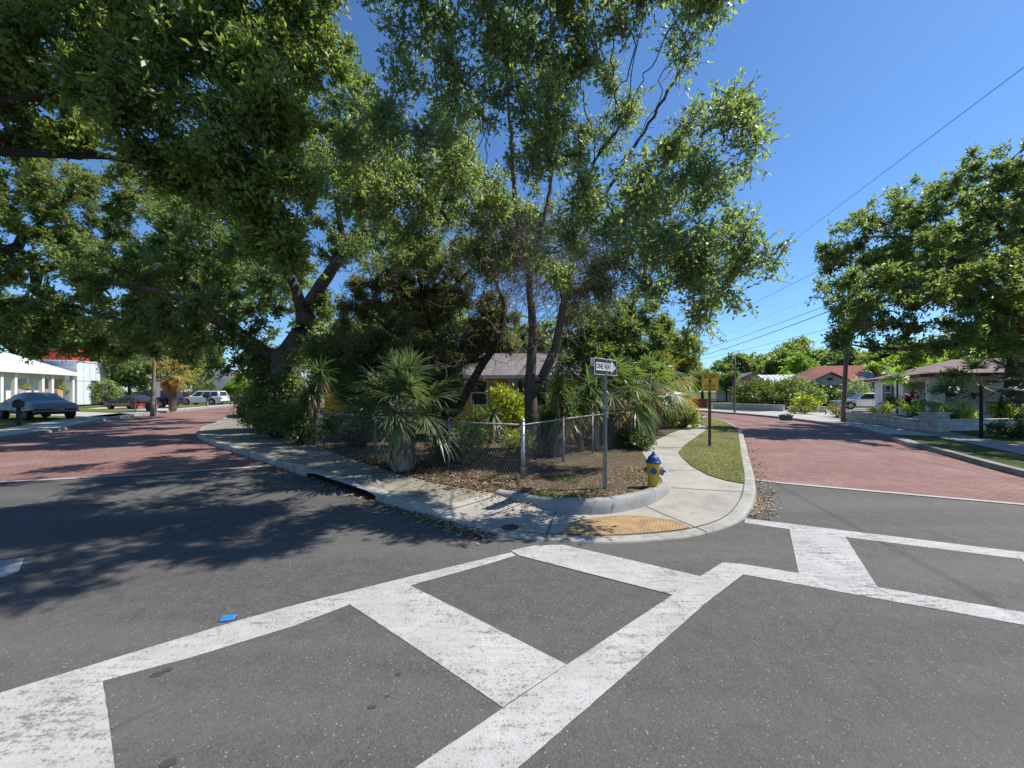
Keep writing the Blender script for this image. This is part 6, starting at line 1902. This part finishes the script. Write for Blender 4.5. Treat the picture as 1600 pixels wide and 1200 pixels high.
mb = MB(); mb.box((1.2, 2.9, 2.46), (1.9, 5, .06)); mb.build("porch_ceiling", simple("grey_ceiling", (.34, .34, .33), None, .9), root, world=False)
mb = MB(); hip(mb, -.55, Wd + .55, -.55, Lh + .55, 2.62, 3.75, 2.6, 8.4, 6.5, .1); mb.build("roof", SHB, root, world=False)
mb = MB(); mb.box((-.56, Lh / 2, 2.52), (.05, Lh + 1.1, .17)); mb.box((Wd / 2, -.56, 2.52), (Wd + 1.05, .05, .17)); mb.build("fascia", REDT, root, world=False)
wn = window(root, (0, 8.7, 1.55), 1.5, 1.15, (-1, 0, 0), WHITE, GLASS)
for s in (-1, 1):
    mb = MB(); mb.box((-.02, 8.7 + s * 1.12, 1.5), (.05, .55, 1.35))
    for k in range(11): mb.box((-.05, 8.7 + s * 1.12, .95 + k * .11), (.02, .46, .05))
    mb.build("shutter", REDT, root, world=False)
mb = MB()   # white iron scrollwork in the porch opening
for cy in (1.3, 2.9, 4.5):
    for rr in (.75, .5, .28):
        mb.tube([(.1, cy + rr * math.cos(a), 1.1 + rr * .8 * math.sin(a)) for a in [math.pi * k / 14 for k in range(15)]], .022, 5)
mb.tube([(.1, .55, 1.13), (.1, 5.3, 1.13)], .025, 5)
mb.build("scrollwork", WHITE, root, world=False)
mb = MB(); mb.box((-.15, .05, 1.95), (.03, .12, .16)); mb.box((-.15, .02, 1.68), (.03, .1, .16)); mb.build("dark_plaques", BLACK, root, world=False)  # two small dark plaques for the unreadable marks on the column, no lamp
mb = MB(); mb.tube([(-.5, 2.2, 2.45), (-.35, 1.0, 2.2), (-.2, .45, 2.3)], .03, 6); mb.build("downpipe", WHITE, root, world=False)
mb = MB(); mb.tube([(3.6, -.4, 2.6), (3.75, -.5, 2.95), (3.85, -.3, 3.35)], .06, 6); mb.build("vent_pipe", WHITE, root, world=False)

# red roofed bungalow
SHR = m_shingle("red_shingle", (.32, .1, .08), (.24, .08, .065)); BEIGE = simple("beige_siding", (.48, .42, .36), (.4, .35, .3), .85)
root = thing("red_roof_house", "bungalow with a red hip roof and pale front gable over an open carport", "house", (gx(1260, 44), 44, .1), R(-16))
mb = MB(); mb.box((8.5, 8.0, 1.3), (14, 8, 2.6)); mb.build("wall", BEIGE, root, world=False)
mb = MB(); hip(mb, .8, 16.2, 3.2, 12.8, 2.75, 5.0, 4.5, 12.6, 8, .1); mb.build("roof", SHR, root, world=False)
mb = MB(); roof_slab(mb, (-.6, -.5, 2.35), (-.6, 6.2, 2.35), (2.2, 6.2, 3.85), (2.2, -.5, 3.85)); roof_slab(mb, (5.0, 6.2, 2.35), (5.0, -.5, 2.35), (2.202, -.5, 3.85), (2.202, 6.2, 3.85)); mb.build("gable_roof", SHR, root, world=False)
mb = MB(); mb.prism([(-.3, 0), (4.7, 0), (2.2, 1.32)], (0, -.1, 2.36), (1, 0, 0), (0, 0, 1), .1); mb.build("gable", BEIGE, root, world=False)
mb = MB(); mb.box((2.2, -.24, 3.05), (.5, .04, .3)); mb.build("gable_vent", BLACK, root, world=False)
for x in (0, 1.7, 4.4):
    mb = MB(); mb.box((x, .0, 1.15), (.22, .22, 2.3)); mb.build("post", BEIGE, root, world=False)
mb = MB(); mb.box((2.2, 3.9, 1.1), (4.6, .1, 2.2)); mb.build("carport_back", simple("dark_wall", (.06, .05, .045), None, .9), root, world=False)
window(root, (8.0, 4.0, 1.5), 1.4, 1.0, (0, -1, 0), WHITE, GLASS); window(root, (11.5, 4.0, 1.5), 1.4, 1.0, (0, -1, 0), WHITE, GLASS)
root2 = thing("satellite_dish", "grey satellite dish on the red roof", "satellite dish", (gx(1354, 43.5), 43.5, 3.0), R(-10))
mb = MB(); mb.tube([(0, 0.15, -.05), (0, 0, .45)], .03, 6); mb.build("mast", GALV_OLD, root2, world=False)
mb = MB(); mb.lathe([(.02, .0), (.3, .05), (.5, .14), (.52, .14), (.3, .03), (.02, -.02)], (0, -.06, .55), 18, (-.3, -.8, .45)); mb.build("reflector", ALU, root2, world=False)
mb = MB(); mb.beam((0, -.1, .35), (-.25, -.6, .6), .03, .03); mb.build("feed_arm", GALV_OLD, root2, world=False)

# white metal roofed house
MROOF = m_ribs("white_metal_roof", (.7, .7, .68), .5, 0, .4)
root = thing("metal_roof_house", "house with a bright white ribbed metal roof behind the mounded shrubs", "house", (gx(1205, 53), 53, .1), R(-8))
SID = m_ribs("pale_siding", (.5, .5, .48), .2, 0, .8)
mb = MB(); mb.box((4.2, 4, 1.25), (7.6, 7, 2.5)); mb.build("wall", SID, root, world=False)
mb = MB(); roof_slab(mb, (0, 0, 2.5), (8.4, 0, 2.5), (8.4, 4, 4.1), (0, 4, 4.1)); roof_slab(mb, (8.4, 8, 2.5), (0, 8, 2.5), (0, 4.002, 4.1), (8.4, 4.002, 4.1))
for k in range(15): 
    x = .05 + k * .59; mb.beam((x, .02, 2.53), (x, 3.98, 4.12), .05, .06)
mb.build("roof", MROOF, root, world=False)
mb = MB(); mb.prism([(7.5, 0), (.5, 0), (4, 1.45)], (.39, 0, 2.5), (0, 1, 0), (0, 0, 1), .06); mb.build("gable", SID, root, world=False)
window(root, (.4, 4, 1.5), 1.2, 1.0, (-1, 0, 0), WHITE, GLASS); window(root, (3, .5, 1.5), 1.2, 1.0, (0, -1, 0), WHITE, GLASS)
# grey gabled bungalow
root = thing("grey_bungalow", "grey roofed bungalow with a brick gable and white columned porch at the far bend", "house", (gx(1143, 60), 60, .1), R(-12))
SHG = m_shingle("slate_shingle", (.2, .2, .22), (.14, .14, .16)); BRK = simple("brown_brick", (.26, .11, .08), (.2, .085, .065), .9, 10)
mb = MB(); mb.box((3.4, 5, 1.4), (6.4, 7, 2.8)); mb.build("wall", simple("cream_wall", (.55, .5, .42), None, .9), root, world=False)
mb = MB(); roof_slab(mb, (-.3, .8, 2.8), (-.3, 9, 2.8), (3.4, 9, 4.7), (3.4, .8, 4.7)); roof_slab(mb, (7.1, 9, 2.8), (7.1, .8, 2.8), (3.402, .8, 4.7), (3.402, 9, 4.7)); mb.build("roof", SHG, root, world=False)
mb = MB(); mb.prism([(.1, 0), (6.7, 0), (3.4, 1.7)], (0, 1.4, 2.8), (1, 0, 0), (0, 0, 1), .1); mb.build("gable", BRK, root, world=False)
mb = MB(); roof_slab(mb, (-.6, -1.6, 2.35), (7.2, -1.6, 2.35), (7.2, 1.3, 2.78), (-.6, 1.3, 2.78)); mb.build("porch_roof", WHITE, root, world=False)
for x in (-.3, 2.1, 4.6, 6.9):
    mb = MB(); mb.box((x, -1.3, 1.15), (.3, .3, 2.3), bev=.03); mb.build("column", WHITE, root, world=False)
window(root, (1.8, 1.5, 1.5), 1.2, 1.3, (0, -1, 0), WHITE, GLASS)
mb = MB(); mb.box((4.3, 1.47, 1.05), (1.0, .08, 2.1)); mb.build("door", REDT, root, world=False)

# white house on the left with boarded windows
MR2 = m_ribs("metal_roof_left", (.72, .72, .72), .5, 0, .35)
A0 = Vector((-43.0, 30.0)); uu = Vector((-4.0, 10.4)).normalized()
root = thing("boarded_house", "white cottage with a metal roof and boarded windows behind the covered car", "house", (A0.x, A0.y, .3), math.atan2(uu.y, uu.x))
# local x along the street facade (away), local -y faces the street
TAN = simple("plywood_board", (.48, .29, .15), (.4, .24, .12), .85, 2)
mb = MB(); mb.box((3.0, 4.2, 1.6), (17.0, 8.0, 3.2)); mb.build("wall", WHITE, root, world=False)
mb = MB(); roof_slab(mb, (-6, -.9, 3.3), (12.1, -.9, 3.3), (11, 4.2, 5.3), (-6, 4.2, 5.3)); roof_slab(mb, (12.1, 9.3, 3.3), (-6, 9.3, 3.3), (-6, 4.202, 5.3), (11, 4.202, 5.3))
for k in range(30): mb.beam((-5.8 + k * .6, -.88, 3.33), (-5.8 + k * .58, 4.18, 5.32), .05, .05)
mb.build("roof", MR2, root, world=False)
mb = MB(); mb.box((3.05, -.93, 3.2), (18.2, .06, .2)); mb.build("fascia", WHITE, root, world=False)
for x in (-1.0, 2.6, 4.0, 7.1, 8.3, 11.2):
    mb = MB(); mb.box((x, -.5, 1.55), (.28, .28, 3.1), bev=.02); mb.build("post", WHITE, root, world=False)
for x, w in ((.8, 2.9), (9.75, 2.4)):
    mb = MB(); mb.box((x, .14, 1.7), (w, .1, 2.0)); mb.build("window_board", TAN, root, world=False)
mb = MB(); mb.box((5.6, .14, 1.3), (1.5, .1, 2.5)); mb.build("door", simple("grey_door", (.4, .41, .43), None, .6), root, world=False)
mb = MB(); mb.box((-4, .14, 1.6), (1.6, .1, 2.2)); mb.build("door", simple("dark_door", (.03, .03, .035), None, .5), root, world=False)
for x in (5.2, 9.9):
    rb = thing("hanging_basket", "hanging flower basket " + ("before the grey door" if x < 8 else "before the right boarded window") + " of the white cottage", "hanging basket", (A0.x + uu.x * x + uu.y * .55, A0.y + uu.y * x - uu.x * .55, 1.9))
    mb = MB(); mb.lathe([(0, 0), (.2, .06), (.28, .2), (.26, .2), (0, .16)], (0, 0, 0), 12); mb.tube([(-.26, 0, .2), (0, 0, 1.3)], .012, 4); mb.tube([(.26, 0, .2), (0, 0, 1.3)], .012, 4); mb.build("basket", TAN, rb, world=False)
    n = 160; pp = np.array(world_loc(rb)) + np.array([0, 0, .22]) + r9.normal(0, .12, (n, 3)); d = unit(r9.normal(0, 1, (n, 3)) + np.array([0, 0, .4]))
    v, f = leaf_quads(pp, d, r9.normal(0, 1, (n, 3)), .18, .08); link_mesh("plant", np_mesh("plant", v, f), LEAF_CROTON, rb)
# pale panelled modern house with red rooftop room
B0 = A0 + uu * 12.35 + Vector((uu.y, -uu.x)) * 0.3
root = thing("modern_house", "pale panelled flat roofed house with a red rooftop room", "house", (B0.x, B0.y, .3), math.atan2(uu.y, uu.x))
PAN = simple("pale_panel", (.62, .66, .67), (.55, .59, .6), .6)
mb = MB(); mb.box((2.6, 3, 2.35), (5.2, 6, 4.7)); mb.build("wall", PAN, root, world=False)
mb = MB()
for k in range(1, 5): mb.box((k * 1.04, -.004, 2.35), (.045, .012, 4.7))
mb.box((2.6, -.004, 2.6), (5.2, .013, .045)); mb.box((-.004, 3.0, 2.6), (.012, 6, .045)); mb.box((-.004, 2, 2.35), (.013, .045, 4.7)); mb.box((-.004, 4, 2.35), (.013, .045, 4.7))
mb.build("panel_joint", simple("joint_grey", (.25, .27, .28), None, .8), root, world=False)
mb = MB(); mb.box((2.6, 3, 4.76), (5.35, 6.15, .1)); mb.build("coping", WHITE, root, world=False)
mb = MB(); mb.box((2.9, -.02, 1.35), (1.3, .05, 2.7)); mb.build("door", simple("olive_glass_door", (.05, .06, .045), (.07, .08, .06), .2), root, world=False)
mb = MB(); mb.box((3.2, 2.5, 5.45), (3.0, 2.4, 1.4)); mb.build("rooftop_room", simple("red_cladding", (.42, .035, .035), (.34, .03, .03), .6), root, world=False)
mb = MB(); mb.beam((4.8, 1.2, 6.1), (5.15, .1, 4.85), .08, .08); mb.build("stair_rail", WHITE, root, world=False)
mb = MB(); mb.box((6.5, 2.2, 3.1), (2.6, 4.0, .2)); mb.box((6.5, .25, 3.75), (2.6, .06, 1.1)); mb.build("balcony", simple("grey_balcony", (.38, .38, .38), None, .7), root, world=False)
mb = MB(); mb.box((6.3, 3.2, 1.5), (2.2, 4, 3.0)); mb.build("side_wing", simple("blue_grey", (.3, .36, .42), None, .8), root, world=False)
rp = thing("planter_box", "black box planters with small conical shrubs before the pale panelled house", "planter", (B0.x + uu.x * 4.3 + uu.y * .9, B0.y + uu.y * 4.3 - uu.x * .9, .13), math.atan2(uu.y, uu.x))
mb = MB(); mb.box((0, 0, .65), (1.8, .7, 1.3)); mb.build("box", BLACK, rp, world=False)
n = 500; hh = r9.random(n); a = r9.uniform(0, 6.28, n); rr = .42 * (1 - hh); pp = np.stack([rr * np.cos(a), rr * np.sin(a), 1.3 + hh * 1.2], 1) + np.array(world_loc(rp))
v, f = leaf_quads(pp, unit(np.stack([np.cos(a), np.sin(a), .6 + 0 * a], 1)), r9.normal(0, 1, (n, 3)), .16, .06); 
me = np_mesh("conical_shrub", v, f); me.transform(Matrix.Translation(-Vector(world_loc(rp)))); me.transform(Matrix.Rotation(-math.atan2(uu.y, uu.x), 4, 'Z')); link_mesh("conical_shrub", me, LEAF_BUSH, rp, world=False)
# far grey roofed house and white building at the end of the left street
root = thing("far_house", "grey hip roofed house glimpsed beyond the white crossover", "house", (gx(300, 66), 66, .1), R(-10))
mb = MB(); mb.box((4, 3, 1.4), (8, 6, 2.8)); mb.build("wall", simple("far_wall", (.45, .45, .44), None, .9), root, world=False)
mb = MB(); hip(mb, -.6, 8.6, -.6, 6.6, 2.9, 5.6, 3, 5, 3); mb.build("roof", SHG, root, world=False)
window(root, (2.2, 0, 1.5), 1.2, 1.2, (0, -1, 0), WHITE, GLASS); window(root, (5.8, 0, 1.5), 1.2, 1.2, (0, -1, 0), WHITE, GLASS)
root = thing("far_house", "white gabled house glimpsed between the oak trunk and the bright green tree", "house", (gx(400, 62), 62, .1), R(-10))
mb = MB(); mb.box((3, 3, 1.5), (6, 6, 3.0)); mb.build("wall", WHITE, root, world=False)
mb = MB(); roof_slab(mb, (-.4, -.4, 3.0), (-.4, 6.4, 3.0), (3, 6.4, 4.6), (3, -.4, 4.6)); roof_slab(mb, (6.4, 6.4, 3.0), (6.4, -.4, 3.0), (3.002, -.4, 4.6), (3.002, 6.4, 4.6)); mb.build("roof", SHG, root, world=False)
window(root, (1.8, 0, 1.6), 1.0, 1.2, (0, -1, 0), WHITE, GLASS); window(root, (4.2, 0, 1.6), 1.0, 1.2, (0, -1, 0), WHITE, GLASS)
